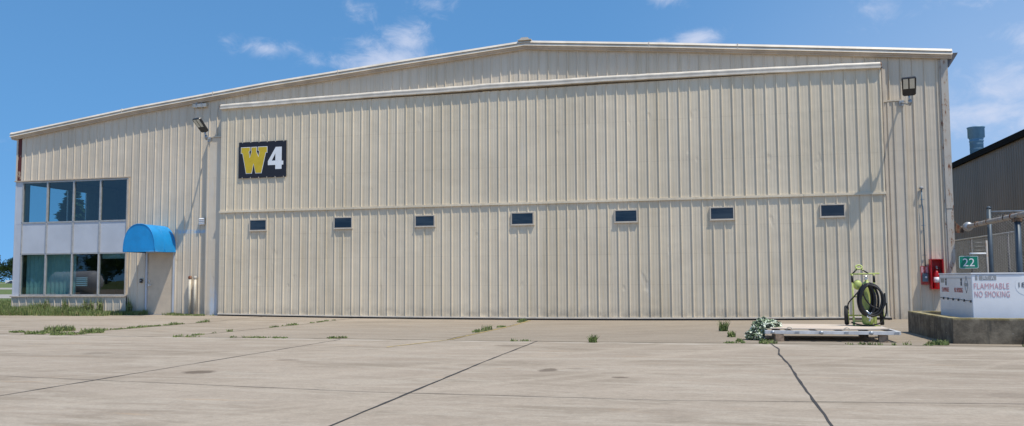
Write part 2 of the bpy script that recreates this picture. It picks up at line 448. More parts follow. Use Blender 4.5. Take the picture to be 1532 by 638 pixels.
struct('apron', bm, M['concrete'])
# far roads and taxiway strips at the left
for (y0, y1) in ((27, 42), (83, 112), (430, 520)):
    bm = bmnew(); quad(bm, (-1500, y0, -.12), (-26 if y0 < 100 else 300, y0, -.12), (-26 if y0 < 100 else 300, y1, -.12), (-1500, y1, -.12))
    struct('road', bm, M['asphalt'])

def strip(name, pts, w, m_, dz=.004, wob=0., seed=1, step=.25):
    """joint following pts, laid on the apron"""
    rnd = random.Random(seed); bm = bmnew(); P = []
    for (a, b_) in zip(pts, pts[1:]):
        a = Vector(a); b_ = Vector(b_); n = max(1, int((b_-a).length/step))
        for k in range(n): P.append(a.lerp(b_, k/n))
    P.append(Vector(pts[-1])); L = []
    for i, p in enumerate(P):
        t = (P[min(i+1, len(P)-1)]-P[max(0, i-1)]).normalized(); nn = Vector((-t.y, t.x))
        p = p+nn*rnd.uniform(-wob, wob); ww = w*rnd.uniform(.55, 1.25)/2
        a = p+nn*ww; c = p-nn*ww
        L.append((bm.verts.new((a.x, a.y, gz(a.x, a.y)+dz)), bm.verts.new((c.x, c.y, gz(c.x, c.y)+dz))))
    for A, B in zip(L, L[1:]): bm.faces.new((A[0], A[1], B[1], B[0]))
    return struct(name, bm, m_)
J = M['stain_rub']
strip('expansion_joint', [(-3.05, -9.1), (-3.02, -13), (-2.9, -18), (-2.85, -40)], .030, J, wob=.006, seed=2)
strip('expansion_joint', [(-6.86, -9.3), (-6.95, -16.8), (-7.0, -40)], .020, J, wob=.006, seed=3)
strip('expansion_joint', [(1.05, -8.95), (1.09, -10.1), (1.02, -11), (1.02, -12.6), (.97, -14), (.94, -15.8), (.91, -17), (.86, -40)], .030, J, wob=.006, seed=4)
strip('expansion_joint', [(9, -9.1), (9, -50)], .025, J, wob=.006, seed=5)
strip('expansion_joint', [(-14.9, -9.1), (-15, -50)], .014, J, wob=.006, seed=6)
strip('control_joint', [(-40, -15.3), (-8.5, -15.45), (-3.5, -15.88), (-.4, -15.86), (2.7, -15.46), (20, -15.3)], .012, J, wob=.008, seed=7)
strip('control_joint', [(-50, -22.3), (40, -22.3)], .02, J, seed=8)
strip('apron_edge_joint', [(-16, -8.9), (-11.5, -9.2), (-7, -9.1), (-3, -9.16), (.5, -8.95), (4.0, -8.93), (5, -8.95), (14, -9)], .045, M['dirt'], wob=.03, seed=9)
strip('slab_joint', [(-5.09, -.35), (-4.8, -9.0)], .05, M['dirt'], wob=.01, seed=10)
strip('slab_edge_line', [(-5.03, -.6), (-4.73, -9.0), (-5.3, -10.8)], .045, M['yedge'], .006, .006, 11)
strip('slab_joint', [(-10.75, -.35), (-10.45, -9.0)], .04, M['dirt'], wob=.01, seed=12)
strip('slab_joint', [(-13.85, -.3), (-13.65, -4), (-13.7, -8.5), (-15.2, -8.6)], .06, M['dirt'], wob=.02, seed=13)
strip('slab_joint', [(1.2, -.35), (1.15, -9.0)], .03, M['dirt'], wob=.01, seed=14)

# ------------------------------------------------------------------ hangar
HX0, HX1 = -24.0, 6.5
PROF = [(-24.03, 6.50), (-19.05, 7.13), (-13.94, 7.67), (-9.25, 8.07), (-5.24, 8.39), (-.94, 8.0), (2.74, 7.64), (6.5, 7.26)]
def roofz(x):
    for (a, za), (c, zc) in zip(PROF, PROF[1:]):
        if x <= c: return za+(zc-za)*(x-a)/(c-a)
    return PROF[-1][1]
hang = thing('hangar', 'large beige ribbed steel aircraft hangar with low gable roof and office corner', 'hangar', (-8.75, 0, 0))
PITCH, PH = .298, -15.27
def ribs_x(x0, x1, h=.030, phase=PH, pitch=PITCH, minor=True):
    """list of (x, proud) profile points"""
    out = [(x0, 0.)]
    k = math.floor((x0-phase)/pitch)-1
    while True:
        c = phase+k*pitch
        if c-.05 > x1: break
        pts = [(c-.024, 0), (c-.014, h), (c+.004, h), (c+.019, 0)]
        if minor:
            for q in (.105, .193): pts += [(c+q-.024, 0), (c+q-.010, .0028), (c+q+.010, .0028), (c+q+.024, 0)]
        for q in pts:
            if x0+.001 < q[0] < x1-.001: out.append(q)
        k += 1
    out.append((x1, 0.)); return out
def ribbed(bm, x0, x1, zb, zt, y, **k):
    P = ribs_x(x0, x1, **k); fb = zb if callable(zb) else (lambda x: zb); ft = zt if callable(zt) else (lambda x: zt)
    prev = None
    for (x, h) in P:
        cur = (bm.verts.new((x, y-h, fb(x))), bm.verts.new((x, y-h, ft(x))))
        if prev: bm.faces.new((prev[0], cur[0], cur[1], prev[1]))
        prev = cur
RT = lambda x: roofz(x)-.17
bm = bmnew()
ribbed(bm, -23.78, -19.24, 4.72, RT, 0)
ribbed(bm, -23.97, -19.24, 0, .60, -.05)
ribbed(bm, -19.24, -18.50, 0, RT, 0)
ribbed(bm, -18.50, -17.38, 2.16, RT, 0)
ribbed(bm, -17.38, 6.33, 0, RT, 0)
obj('front_wall', bm, M['wall'], hang)
bm = bmnew()   # rear and side shell
box(bm, 6.35, 6.42, .002, 34, 0, 7.02)
box(bm, -24, 6.4, 34, 34.1, 0, 6.1)
box(bm, -23.97, -23.9, 0.02, .5, 0, 6.3); box(bm, -23.97, -23.9, 3.35, 34, 0, 6.3)
box(bm, -23.97, -23.9, .5, 3.35, 0, 3.2); box(bm, -23.97, -23.9, .5, 3.35, 4.70, 6.3)
obj('side_wall', bm, M['wall'], hang)
bm = bmnew()
for (a, za), (c, zc) in zip(PROF, PROF[1:]):
    v = [(a, -.10, za-.05), (c, -.10, zc-.05), (c, 34.2, zc-.05), (a, 34.2, za-.05)]
    quad(bm, *v); quad(bm, *[(p[0], p[1], p[2]+.035) for p in v][::-1])
obj('roof', bm, M['trim'], hang)
# rake trim: pale outer face with a tan return below
def band(bm, yA, yB, top, bot, x0=-24.15, x1=6.55, yT=None):
    yT = yA if yT is None else yT
    xs = [x0]+[p[0] for p in PROF if x0 < p[0] < x1]+[x1]
    rg = []
    for x in xs:
        z = roofz(x) if x > PROF[0][0] else PROF[0][1]-.015
        rg.append([bm.verts.new((x, yA, z-bot)), bm.verts.new((x, yT, z-top)), bm.verts.new((x, yB, z-top)), bm.verts.new((x, yB, z-bot))])
    for A, B in zip(rg, rg[1:]):
        for i in range(4): bm.faces.new((A[i], B[i], B[(i+1) % 4], A[(i+1) % 4]))
    bm.faces.new(rg[0]); bm.faces.new(rg[-1][::-1])
bm = bmnew(); band(bm, -.20, -.02, 0, .075, yT=-.14); band(bm, -.195, -.02, .080, .165, yT=-.165)
islands('rake_trim', bm, M['trim'], hang)
bm = bmnew(); band(bm, -.135, -.02, .168, .215); band(bm, -.105, -.02, .217, .255)
islands('rake_return', bm, M['soffit'], hang)
bm = bmnew()
box(bm, -5.45, -5.03, -.22, .3, 8.385, 8.41); prism(bm, [(-5.40, 8.412), (-5.08, 8.412), (-5.14, 8.475), (-5.34, 8.475)], -.20, 34, 'y')
obj('ridge_cap', bm, M['trim'], hang)
for jx in (-19.5, -15.95, -11.4, 1.0, -1.5):       # laps in the rake trim
    bm = bmnew(); z = roofz(jx); box(bm, jx-.012, jx+.012, -.195, -.10, z-.17, z+.004); obj('trim_lap', bm, M['hood'], hang)
# eave gutter seen end-on at the right
bm = bmnew(); prism(bm, [(6.44, 6.86), (6.50, 6.80), (6.70, 7.12), (6.72, 7.17), (6.44, 7.17)], -.04, 34.1, 'y')
obj('eave_gutter', bm, M['darkgrey'], hang)
bm = bmnew(); prism(bm, [(-24.0, 6.2), (-24.12, 6.22), (-24.15, 6.42), (-24.0, 6.42)], -.04, 34.1, 'y'); obj('eave_gutter', bm, M['trim'], hang)
# corner trims
bm = bmnew()
box(bm, 6.28, 6.455, -.055, .1, 2.95, 7.02); box(bm, 6.285, 6.45, -.048, .1, 0, 2.94); box(bm, 6.24, 6.283, -.03, .0, 0, 7.0)
obj('corner_trim', bm, M['rusttrim'], hang, label='rusting cream corner flashing')
bm = bmnew(); box(bm, -23.99, -23.93, -.03, .02, 4.72, 6.28); obj('corner_edge', bm, M['trim'], hang)
bm = bmnew(); box(bm, -23.928, -23.79, -.012, .05, 4.74, 6.27); obj('exposed_corner_steel', bm, M['rustred'], hang, label='rust-red steel bared where the corner trim is missing')
# jamb columns boxed out beside the big door
for (x0, x1) in ((-16.13, -15.50), (4.72, 5.33)):
    bm = bmnew(); ribh = -.15
    box(bm, x0, x1, ribh, -.035, 0, 5.90)
    if x0 < 0:
        box(bm, x0+.005, x0+.05, ribh-.018, ribh-.001, 0, 5.88)
    else:
        for q in (4.80, 4.885, 5.03, 5.27): box(bm, q, q+.045, ribh-.024, ribh-.001, 0, 5.88)
        box(bm, 4.74, 4.86, ribh-.05, ribh, 5.89, 6.80); box(bm, 4.74, 4.80, -.15, -.035, 5.9, 6.83)
    box(bm, x0-.03, x1+.02, ribh-.03, -.03, 5.905, 5.94)
    obj('jamb_column', bm, M['wall'], hang)
bm = bmnew(); box(bm, 4.748, 4.775, -.30, -.16, 0, 6.80); obj('jamb_seal', bm, M['soffit'], hang)
# the big door
DX0, DX1, DY = -15.52, 4.735, -.30
SEAM = 3.385
def dtop(x): return 6.86
bm = bmnew()
ribbed(bm, DX0, DX1, SEAM+.03, 6.84, DY)
ribbed(bm, DX0, DX1, lambda x: .045+sag(x)*.93, SEAM-.03, DY)
box(bm, DX0, DX1, DY+.01, -.06, .06, 6.82)      # body of the door behind its skin
door = obj('hangar_door', bm, M['door'], hang, label='full-width bifold hangar door')
bm = bmnew()
box(bm, DX0-.01, DX1+.01, DY-.05, DY+.02, SEAM-.028, SEAM+.010); box(bm, DX0-.01, DX1+.01, DY-.035, DY+.02, SEAM+.012, SEAM+.045)
obj('fold_flashing', bm, M['door'], door)
bm = bmnew(); n = 40
def sagbar(bm, ya, yb, za, zb, x0=DX0, x1=DX1):
    L = []
    for i in range(n+1):
        x = x0+(x1-x0)*i/n; s_ = sag(x)*.93
        L.append([bm.verts.new((x, ya, za+s_)), bm.verts.new((x, ya, zb+s_)), bm.verts.new((x, yb, zb+s_)), bm.verts.new((x, yb, za+s_))])
    for A, B in zip(L, L[1:]):
        for k in range(4): bm.faces.new((A[k], B[k], B[(k+1) % 4], A[(k+1) % 4]))
    bm.faces.new(L[0]); bm.faces.new(L[-1][::-1])
sagbar(bm, DY-.04, DY+.02, .045, .085); obj('bottom_rail', bm, M['hood'], door)
bm = bmnew(); sagbar(bm, DY-.01, DY+.12, -.03, .044); obj('bottom_seal', bm, M['black'], door)
# slightly wavy hood over the door head
bm = bmnew(); L = []; prof = [(-.31, .0), (-.395, -.002), (-.398, .016), (-.365, .088), (-.376, .100), (-.345, .165), (-.32, .18), (-.05, .18), (-.05, .0)]
nn = 120
for i in range(nn+1):
    x = DX0-.02+(DX1+.0-DX0)*i/nn; t = (x+5.4)/10.1
    z = 6.80+.11*(1-t*t)+.010*noise.noise(Vector((x*.55, 3, 0)))+.006*noise.noise(Vector((x*2.3, 7, 0)))+(.018 if -3.2 < x < -3.0 else 0)*0
    if x < -6.6: z -= .012
    L.append([bm.verts.new((x, y+.01*noise.noise(Vector((x*.8, 1, 0))), z+h)) for y, h in prof])
for A, B in zip(L, L[1:]):
    for k in range(len(prof)):
        bm.faces.new((A[k], B[k], B[(k+1) % len(prof)], A[(k+1) % len(prof)])).smooth = k < 7
hood = obj('door_hood', bm, M['hood'], hang)
for sgn, x in ((-1, DX0-.022), (1, DX1-.018)):
    bm = bmnew(); prism(bm, [(y*.985, 6.80+h) for y, h in prof], min(x, x+sgn*.03), max(x, x+sgn*.03), 'x'); obj('hood_end', bm, M['darkrust'], hang)
# seven small windows in the lower leaf
for (a, c, zt, zb) in ((-14.41, -13.78, 3.11, 2.74), (-11.43, -10.79, 3.12, 2.75), (-8.71, -8.06, 3.11, 2.75), (-5.66, -4.96, 3.12, 2.74), (-2.57, -1.90, 3.12, 2.75), (.12, .79, 3.13, 2.76), (3.05, 3.70, 3.13, 2.77)):
    bm = bmnew(); y0, y1 = DY-.048, DY-.002; w = .032
    box(bm, a, c, y0, y1, zt-w, zt); box(bm, a, c, y0, y1, zb, zb+w); box(bm, a, a+w, y0, y1, zb+w, zt-w); box(bm, c-w, c, y0, y1, zb+w, zt-w)
    box(bm, a-.012, c+.012, y0-.012, y1, zb-.014, zb-.001)
    box(bm, a+w, c-w, DY-.040, DY-.036, zb+w, zt-w, mi=1)
    obj('door_window', bm, [M['framebeige'], M['darkpane']], door)
# personnel door with frame
bm = bmnew()
box(bm, -18.50, -18.44, -.045, .05, 0, 2.16); box(bm, -17.44, -17.38, -.045, .05, 0, 2.16); box(bm, -18.44, -17.44, -.045, .05, 2.09, 2.16)
obj('door_frame', bm, M['spandrel'], hang)
bm = bmnew(); box(bm, -18.435, -17.445, .0, .045, .03, 2.085); pd = obj('personnel_door', bm, M['doorleaf'], hang, bevel=.004)
bm = bmnew(); lathe(bm, [(.028, -.05), (.028, -.03), (.012, -.03), (.012, 0)], (-18.36, 0, 1.0), 'y', 12); box(bm, -18.38, -18.26, -.062, -.048, .99, 1.01); lathe(bm, [(.022, -.02), (.022, 0)], (-18.36, 0, 1.14), 'y', 12)
islands('handle', bm, M['chrome'], pd)
bm = bmnew(); box(bm, -18.44, -17.44, -.03, .0, .0, .028); obj('threshold', bm, M['alu'], hang)
# office corner: frames, panes, spandrels
WX = (-23.66, -22.60, -21.50, -20.40, -19.30)
bm = bmnew(); box(bm, -23.97, -23.68, -.02, .04, .62, 4.70); box(bm, -23.97, -23.92, -.03, -.021, .62, 4.70); box(bm, -23.97, -23.68, -.024, -.02, 3.19, 3.20)
obj('corner_post', bm, M['spandrel'], hang)
bm = bmnew(); box(bm, -19.30, -19.24, -.05, .10, .62, 4.72); box(bm, -24.0, -19.24, -.065, .05, 4.70, 4.735); box(bm, -24.0, -19.24, -.10, .05, .60, .635); obj('office_surround', bm, M['soffit'], hang)
for (z0, z1) in ((.66, 2.13), (3.22, 4.68)):
    bm = bmnew(); box(bm, WX[0], WX[-1], -.02, .05, z0-.02, z0+.03); box(bm, WX[0], WX[-1], -.02, .05, z1-.04, z1+.01)
    for i, x in enumerate(WX):
        a, c = (x-.028, x+.028) if 0 < i < 4 else ((x-.01, x+.035) if i == 0 else (x-.035, x))
        box(bm, a, c, -.035, .05, z0+.031, z1-.041)
    fr = obj('office_window', bm, M['alu'], hang)
    for i in range(4):
        bm = bmnew(); a, c = WX[i]+.03, WX[i+1]-.03
        quad(bm, (a, .012, z0+.03), (c, .012, z0+.03), (c, .012, z1-.04), (a, .012, z1-.04)); obj('pane', bm, M['glass'], fr)
bm = bmnew()
for i, x in enumerate(WX): box(bm, x-.028 if i else x, x+.028 if i < 4 else x, -.035, .03, 2.142, 3.198)
islands('mullion', bm, M['alu'], hang)
for i in range(4):
    bm = bmnew(); a, c = WX[i]+.03, WX[i+1]-.03; box(bm, a, c, -.003, .03, 2.142, 3.198); obj('spandrel_panel', bm, M['spandrel'], hang)
bm = bmnew()   # side glazing frame and glass of the upper room
for y in (.5, 1.42, 2.35, 3.30): box(bm, -23.97, -23.91, y, y+.05, 3.2, 4.70)
box(bm, -23.97, -23.91, .55, 3.3, 4.65, 4.70); box(bm, -23.97, -23.91, .55, 3.3, 3.2, 3.26)
sf = obj('side_window', bm, M['alu'], hang)
bm = bmnew(); quad(bm, (-23.94, .55, 3.25), (-23.94, 3.3, 3.25), (-23.94, 3.3, 4.66), (-23.94, .55, 4.66)); obj('pane', bm, M['sideglass'], sf)
bm = bmnew()   # rooms
quad(bm, (-23.9, .06, 4.95), (-19, .06, 4.95), (-19, 5, 4.95), (-23.9, 5, 4.95))
quad(bm, (-23.9, .06, 2.68), (-19, .06, 2.68), (-19, 5, 2.68), (-23.9, 5, 2.68))
quad(bm, (-23.9, .06, .02), (-19, .06, .02), (-19, 5, .02), (-23.9, 5, .02))
quad(bm, (-23.9, 5, 0), (-19, 5, 0), (-19, 5, 5), (-23.9, 5, 5))
quad(bm, (-19.2, .06, 0), (-19.2, 5, 0), (-19.2, 5, 5), (-19.2, .06, 5))
obj('interior_walls', bm, M['inside'], hang)
bm = bmnew(); P = [(-23.8, 3.30+.0), (-23.75, 3.6), (-23.78, 3.7), (-23.72, 3.85), (-23.76, 3.98)]
for (a, c) in zip(P, P[1:]): quad(bm, (a[0], a[1], 2.75), (c[0], c[1], 2.75), (c[0], c[1], 4.66), (a[0], a[1], 4.66))
obj('curtain', bm, M['curtainpale'], hang)
bm = bmnew(); k = 0; x = -23.6
while x < -21.55:
    quad(bm, (x, .20+.025*(k % 2), .68), (x+.09, .20+.025*((k+1) % 2), .68), (x+.09, .20+.025*((k+1) % 2), 2.12), (x, .20+.025*(k % 2), 2.12)); x += .09; k += 1
obj('vertical_blind', bm, M['curtain'], hang)
bm = bmnew()
for k in range(5): box(bm, -21.42, -21.0, .12, .17, .98+k*.065, 1.02+k*.065)
islands('paper_tray', bm, M['white'], hang)
bm = bmnew(); box(bm, -20.33, -19.35, .07, .10, 1.92, 2.10); obj('roller_blind', bm, M['curtainpale'], hang)

# ------------------------------------------------------------------ awning
aw = thing('awning', 'bright blue rounded barrel awning over the personnel door', 'awning', (-17.95, 0, 2.1))
def arch(cx, w, z0, h, nseg=28, e=2.35):
    pts = []
    for i in range(nseg+1):
        a = math.pi*(1-i/nseg); c_, s_ = math.cos(a), math.sin(a)
        pts.append((cx+math.copysign(abs(c_)**(2/e), c_)*w/2, z0+abs(s_)**(2/e)*h))
    return pts
A0 = arch(-17.94, 1.19, 2.10, .90)
bm = bmnew(); yA, yB, ym = -1.10, -.03, -.6
for (p, q) in zip(A0, A0[1:]):
    for (ya, yb) in ((yA, ym), (ym, yB)):
        quad(bm, (p[0], ya, p[1]), (q[0], ya, q[1]), (q[0], yb, q[1]), (p[0], yb, p[1])).smooth = True
bmesh.ops.remove_doubles(bm, verts=bm.verts, dist=1e-4)
obj('canopy', bm, M['blue'], aw)
bm = bmnew(); poly3(bm, A0, [], yA-.004, yA+.004); obj('front_panel', bm, M['blue'], aw)
bm = bmnew(); tube(bm, [(p[0], yA-.004, p[1]) for p in A0], .013, 6); tube(bm, [(-18.53, yA, 2.10), (-17.35, yA, 2.10)], .013, 6)
for x in (-18.53, -17.35): tube(bm, [(x, yA, 2.10), (x, yB, 2.10)], .013, 6)
tube(bm, [(p[0], ym, p[1]-.006) for p in A0], .010, 6)
obj('frame', bm, M['blue'], aw)

# ------------------------------------------------------------------ floodlights
def floodlight(loc, yaw, tilt, label, foot):
    t = thing('floodlight', label, 'floodlight', loc, 'floodlights on the hangar front')
    L = Vector(loc)
    bm = bmnew(); rot = Matrix.Rotation(yaw, 4, 'Z') @ Matrix.Rotation(tilt, 4, 'X')
    prof = [(-.16, -.24), (-.12, -.275), (.12, -.275), (.16, -.24), (.175, .22), (.15, .25), (-.15, .25), (-.175, .22)]
    poly3(bm, prof, [], -.035, .03)
    for k in range(9): box(bm, -.13+k*.03, -.122+k*.03, .03, .065, -.18, .16)
    bmesh.ops.transform(bm, matrix=Matrix.Translation(L) @ rot, verts=bm.verts)
    obj('housing', bm, M['blackp'], t, bevel=.006)
    for sx in (-1, 1):
        bm = bmnew(); box(bm, sx*.075-.058, sx*.075+.058, -.047, -.036, -.06, .225)
        bmesh.ops.transform(bm, matrix=Matrix.Translation(L) @ rot, verts=bm.verts); obj('lens', bm, M['lens'], t)
    lo = L + (rot @ Vector((0, .01, -.26)))
    bm = bmnew(); F_ = Vector(foot)
    tube(bm, [lo, lo+Vector((0, 0, -.10)), lo+Vector((.02, .03, -.17))], .028, 8)
    k = lo+Vector((.02, .03, -.19)); lathe(bm, [(.05, -.05), (.05, .05)], k, 'z', 12)
    tube(bm, [k, k+Vector((0, 0, -.08)), F_+Vector((0, -.05, 0)), F_], .026, 8)
    box(bm, F_.x-.06, F_.x+.06, F_.y-.012, F_.y, F_.z-.07, F_.z+.07)
    obj('bracket', bm, M['galv'], t); return t
floodlight((-15.89, -.90, 6.20), R(-16), R(44), 'black twin-lens floodlight left of the hangar door near the W4 board', (-16.05, -.18, 5.84))
floodlight((5.25, -1.02, 6.12), R(-12), R(40), 'black twin-lens floodlight right of the hangar door under the high eave', (5.24, -.18, 5.84))

# ------------------------------------------------------------------ W4 board
sg = thing('sign_board', 'black board with a gold W and white 4 on the upper door leaf', 'sign', (-13.96, -.345, 4.48))
X0, X1, Z0, Z1, SY = -14.83, -13.11, 4.47, 5.655, -.345
bm = bmnew(); box(bm, X0, X1, SY, SY+.012, Z0, Z1); m_, nt, b = mat('black_board'); b.inputs['Base Color'].default_value = (.016, .014, .020, 1); b.inputs['Roughness'].default_value = .45
obj('board', bm, m_, sg)
bm = bmnew()
for i in range(6): box(bm, X0+.13+i*.298, X0+.145+i*.298, SY-.006, SY, Z1-.03, Z1+.010); box(bm, X0+.13+i*.298, X0+.145+i*.298, SY-.006, SY, Z0-.010, Z0+.03)
islands('clip', bm, M['hood'], sg)
UV = lambda L: [(X0+(X1-X0)*u, Z1-(Z1-Z0)*v) for u, v in L]
Wp = [(.045, .14), (.245, .14), (.245, .25), (.222, .27), (.236, .42), (.268, .27), (.262, .24), (.262, .14), (.385, .14), (.385, .24), (.380, .27), (.418, .40), (.432, .27), (.403, .25), (.403, .14), (.605, .14), (.605, .32), (.575, .32), (.488, .88), (.358, .88), (.318, .62), (.284, .88), (.158, .88), (.078, .32), (.045, .32)]
def offset(P, d):
    out = []; n = len(P); ar = sum(P[i][0]*P[(i+1) % n][1]-P[(i+1) % n][0]*P[i][1] for i in range(n)); sgn = 1 if ar > 0 else -1
    for i in range(n):
        a, b_, c = Vector(P[i-1]), Vector(P[i]), Vector(P[(i+1) % n]); e1 = (b_-a).normalized(); e2 = (c-b_).normalized()
        n1 = Vector((e1.y, -e1.x))*sgn; n2 = Vector((e2.y, -e2.x))*sgn; mm = (n1+n2); mm = mm.normalized() if mm.length > .1 else n1
        q = b_+mm*d/max(.45, mm.dot(n1)); out.append((q.x, q.y))
    return out
Ww = UV(Wp)
bm = bmnew(); poly3(bm, Ww, [], SY-.003, SY); obj('letter_outline', bm, M['whitelet'], sg)
bm = bmnew(); poly3(bm, offset(Ww, -.016), [], SY-.006, SY-.003); obj('letter', bm, M['yellow'], sg)
four = UV([(.78, .17), (.905, .17), (.905, .555), (.94, .555), (.94, .665), (.905, .665), (.905, .78), (.775, .78), (.775, .665), (.62, .665), (.62, .555)])
hole = UV([(.775, .345), (.775, .545), (.70, .545)])
bm = bmnew(); poly3(bm, four, [hole], SY-.004, SY); obj('numeral', bm, M['whitelet'], sg)

# ------------------------------------------------------------------ small fittings on the front
t = thing('eave_lamp', 'short pale bar fitting under the roof trim above the left floodlight', 'light fitting', (-16.5, -.05, 7.02))
bm = bmnew(); box(bm, -16.76, -16.24, -.13, -.035, 6.98, 7.10); obj('housing', bm, M['hood'], t, bevel=.01)
bm = bmnew(); box(bm, -16.62, -16.58, -.15, -.035, 6.96, 7.12); box(bm, -16.42, -16.38, -.15, -.035, 6.96, 7.12); islands('clamp', bm, M['grey'], t)
t = thing('wall_vent', 'small white louvred vent left of the jamb column', 'vent', (-16.35, -.035, 3.1))
bm = bmnew(); box(bm, -16.46, -16.24, -.06, -.034, 3.0, 3.24); obj('frame', bm, M['hood'], t)
bm = bmnew()
for k in range(4): prism(bm, [(-.095, 3.02+k*.055), (-.062, 3.045+k*.055), (-.062, 3.055+k*.055), (-.10, 3.027+k*.055)], -16.45, -16.25, 'x')
islands('louvre', bm, M['white'], t)
t = thing('keypad', 'small black keypad beside the personnel door', 'keypad', (-18.66, -.035, 1.1))
bm = bmnew(); box(bm, -18.71, -18.61, -.07, -.034, 1.08, 1.22); obj('case', bm, M['blackp'], t, bevel=.008)
bm = bmnew(); box(bm, -18.685, -18.635, -.076, -.071, 1.14, 1.18); obj('reader', bm, M['grey'], t)
for (x, lab) in ((-16.72, 'cream standpipe with a rusted red cap, left one of the pair beside the jamb column'), (-16.52, 'cream standpipe with a pale cap, right one of the pair beside the jamb column')):
    t = thing('standpipe', lab, 'pipe', (x, -.12, 0), 'standpipes left of the hangar door')
    bm = bmnew(); tube(bm, [(x, -.12, 0), (x, -.12, 1.22)], .042, 12); obj('pipe', bm, M['pvc'], t)
    bm = bmnew(); lathe(bm, [(.05, 0), (.055, .01), (.055, .08), (.03, .10)], (x, -.12, 1.2), 'z', 12); obj('cap', bm, M['rustcap'] if x < -16.6 else M['rusttrim'], t)
# conduit with weatherhead at right
t = thing('conduit', 'thin grey electrical conduit climbing the wall to a small cap', 'conduit', (5.68, -.06, 1.4))
bm = bmnew(); tube(bm, [(5.70, -.06, 1.41), (5.70, -.06, 2.6), (5.70, -.06, 2.95), (5.68, -.06, 3.1), (5.68, -.06, 3.5)], .018, 8); obj('pipe', bm, M['galvblue'], t)
bm = bmnew(); lathe(bm, [(.05, 0), (.055, .03), (.045, .06), (.02, .075)], (5.68, -.065, 3.49), 'z', 12); obj('cap', bm, M['grey'], t)
bm = bmnew()
for z in (1.7, 2.5, 3.2): box(bm, 5.65, 5.745, -.05, -.034, z, z+.02)
islands('strap', bm, M['galv'], t)
t = thing('emergency_switch', 'red and grey emergency switch plate at the foot of the conduit', 'switch', (5.68, -.035, .94))
bm = bmnew(); box(bm, 5.585, 5.775, -.05, -.034, .92, 1.42); obj('back_plate', bm, M['reddull'], t)
bm = bmnew(); box(bm, 5.615, 5.745, -.13, -.051, 1.0, 1.22); obj('switch_box', bm, M['galvblue'], t, bevel=.008)
bm = bmnew(); lathe(bm, [(.024, -.16), (.028, -.15), (.028, -.13)], (5.69, 0, 1.12), 'y', 12); obj('button', bm, M['whitelet'], t)
bm = bmnew(); box(bm, 5.60, 5.65, -.055, -.051, 1.24, 1.40); box(bm, 5.71, 5.76, -.055, -.051, 1.24, 1.40); islands('warning_patch', bm, M['redlet'], t)
# fire cabinet
cb = thing('fire_extinguisher_cabinet', 'open-fronted red fire extinguisher cabinet on the wall by the corner', 'cabinet', (5.95, -.035, .83))
x0, x1, z0, z1, yF = 5.79, 6.09, .80, 1.60, -.27
bm = bmnew(); w = .018
box(bm, x0, x1, -.05, -.034, z0, z1); box(bm, x0, x0+w, yF, -.051, z0, z1); box(bm, x1-w, x1, yF, -.051, z0, z1); box(bm, x0+w, x1-w, yF, -.051, z1-w, z1); box(bm, x0+w, x1-w, yF, -.051, z0, z0+w)
obj('shell', bm, M['red'], cb)
fe = thing('fire_extinguisher', 'red fire extinguisher standing inside the red wall cabinet', 'fire extinguisher', (5.94, -.16, z0+w))
bm = bmnew(); lathe(bm, [(.065, 0), (.075, .02), (.075, .40), (.05, .46), (.022, .49), (.022, .52)], (5.94, -.16, z0+w), 'z', 20); obj('cylinder', bm, M['red'], fe)
bm = bmnew(); box(bm, 5.925, 5.955, -.25, -.13, z0+.54, z0+.56); box(bm, 5.925, 5.955, -.24, -.15, z0+.58, z0+.595); lathe(bm, [(.02, .5), (.02, .6)], (5.94, -.16, z0+w), 'z', 10); obj('valve', bm, M['galv'], fe)
bm = bmnew(); tube(bm, [(5.94, -.18, z0+.56), (6.0, -.21, z0+.58), (6.035, -.22, z0+.45), (6.03, -.22, z0+.25)], .012, 8); obj('hose', bm, M['black'], fe)
bm = bmnew(); lathe(bm, [(.0765, .16), (.0765, .30)], (5.94, -.16, z0+w), 'z', 20); obj('label_band', bm, M['whitelet'], fe)

# ------------------------------------------------------------------ kerbed basin and fuel tank box
bs = thing('containment_basin', 'mossy dark-stained concrete basin wall around the white fuel tank', 'concrete kerb', (6, -7, 0))
bm = bmnew(); kx0, kx1, ky0, ky1, kt, kz = 4.05, 8.4, -8.50, -5.36, .20, .43
def cgrid(bm, x0, x1, y0, y1, z0, z1, st=.18):
    """box with subdivided, slightly worn faces"""
    b2 = bmesh.new(); box(b2, x0, x1, y0, y1, z0, z1)
    for ax in range(3):
        lo, hi = ((x0, x1), (y0, y1), (z0, z1))[ax]; n = int((hi-lo)/st)
        for i in range(1, n):
            co = [0, 0, 0]; no = [0, 0, 0]; co[ax] = lo+(hi-lo)*i/n; no[ax] = 1
            bmesh.ops.bisect_plane(b2, geom=b2.verts[:]+b2.edges[:]+b2.faces[:], plane_co=co, plane_no=no)
    for v in b2.verts:
        q = noise.noise_vector(v.co*4)*.006; v.co += q
    me = bpy.data.meshes.new('tmp'); b2.to_mesh(me); b2.free(); bm.from_mesh(me); bpy.data.meshes.remove(me)
cgrid(bm, kx0, kx1, ky0, ky0+kt, -.02, kz); cgrid(bm, kx0, kx0+kt, ky0+kt+.004, ky1-kt-.004, -.02, kz-.004); cgrid(bm, kx0, kx1, ky1-kt, ky1, -.02, kz); cgrid(bm, kx1-kt, kx1, ky0+kt+.004, ky1-kt-.004, -.02, kz-.004)
obj('kerb_wall', bm, M['kerb'], bs)
bm = bmnew(); quad(bm, (kx0+kt, ky0+kt, .05), (kx1-kt, ky0+kt, .05), (kx1-kt, ky1-kt, .05), (kx0+kt, ky1-kt, .05)); obj('basin_floor', bm, M['concrete'], bs)
tk = thing('fuel_tank_box', 'white steel fuel storage box with faded red warning lettering', 'fuel tank', (6, -7, .05))
tx0, tx1, ty0, ty1 = 4.51, 7.9, -8.0, -6.0
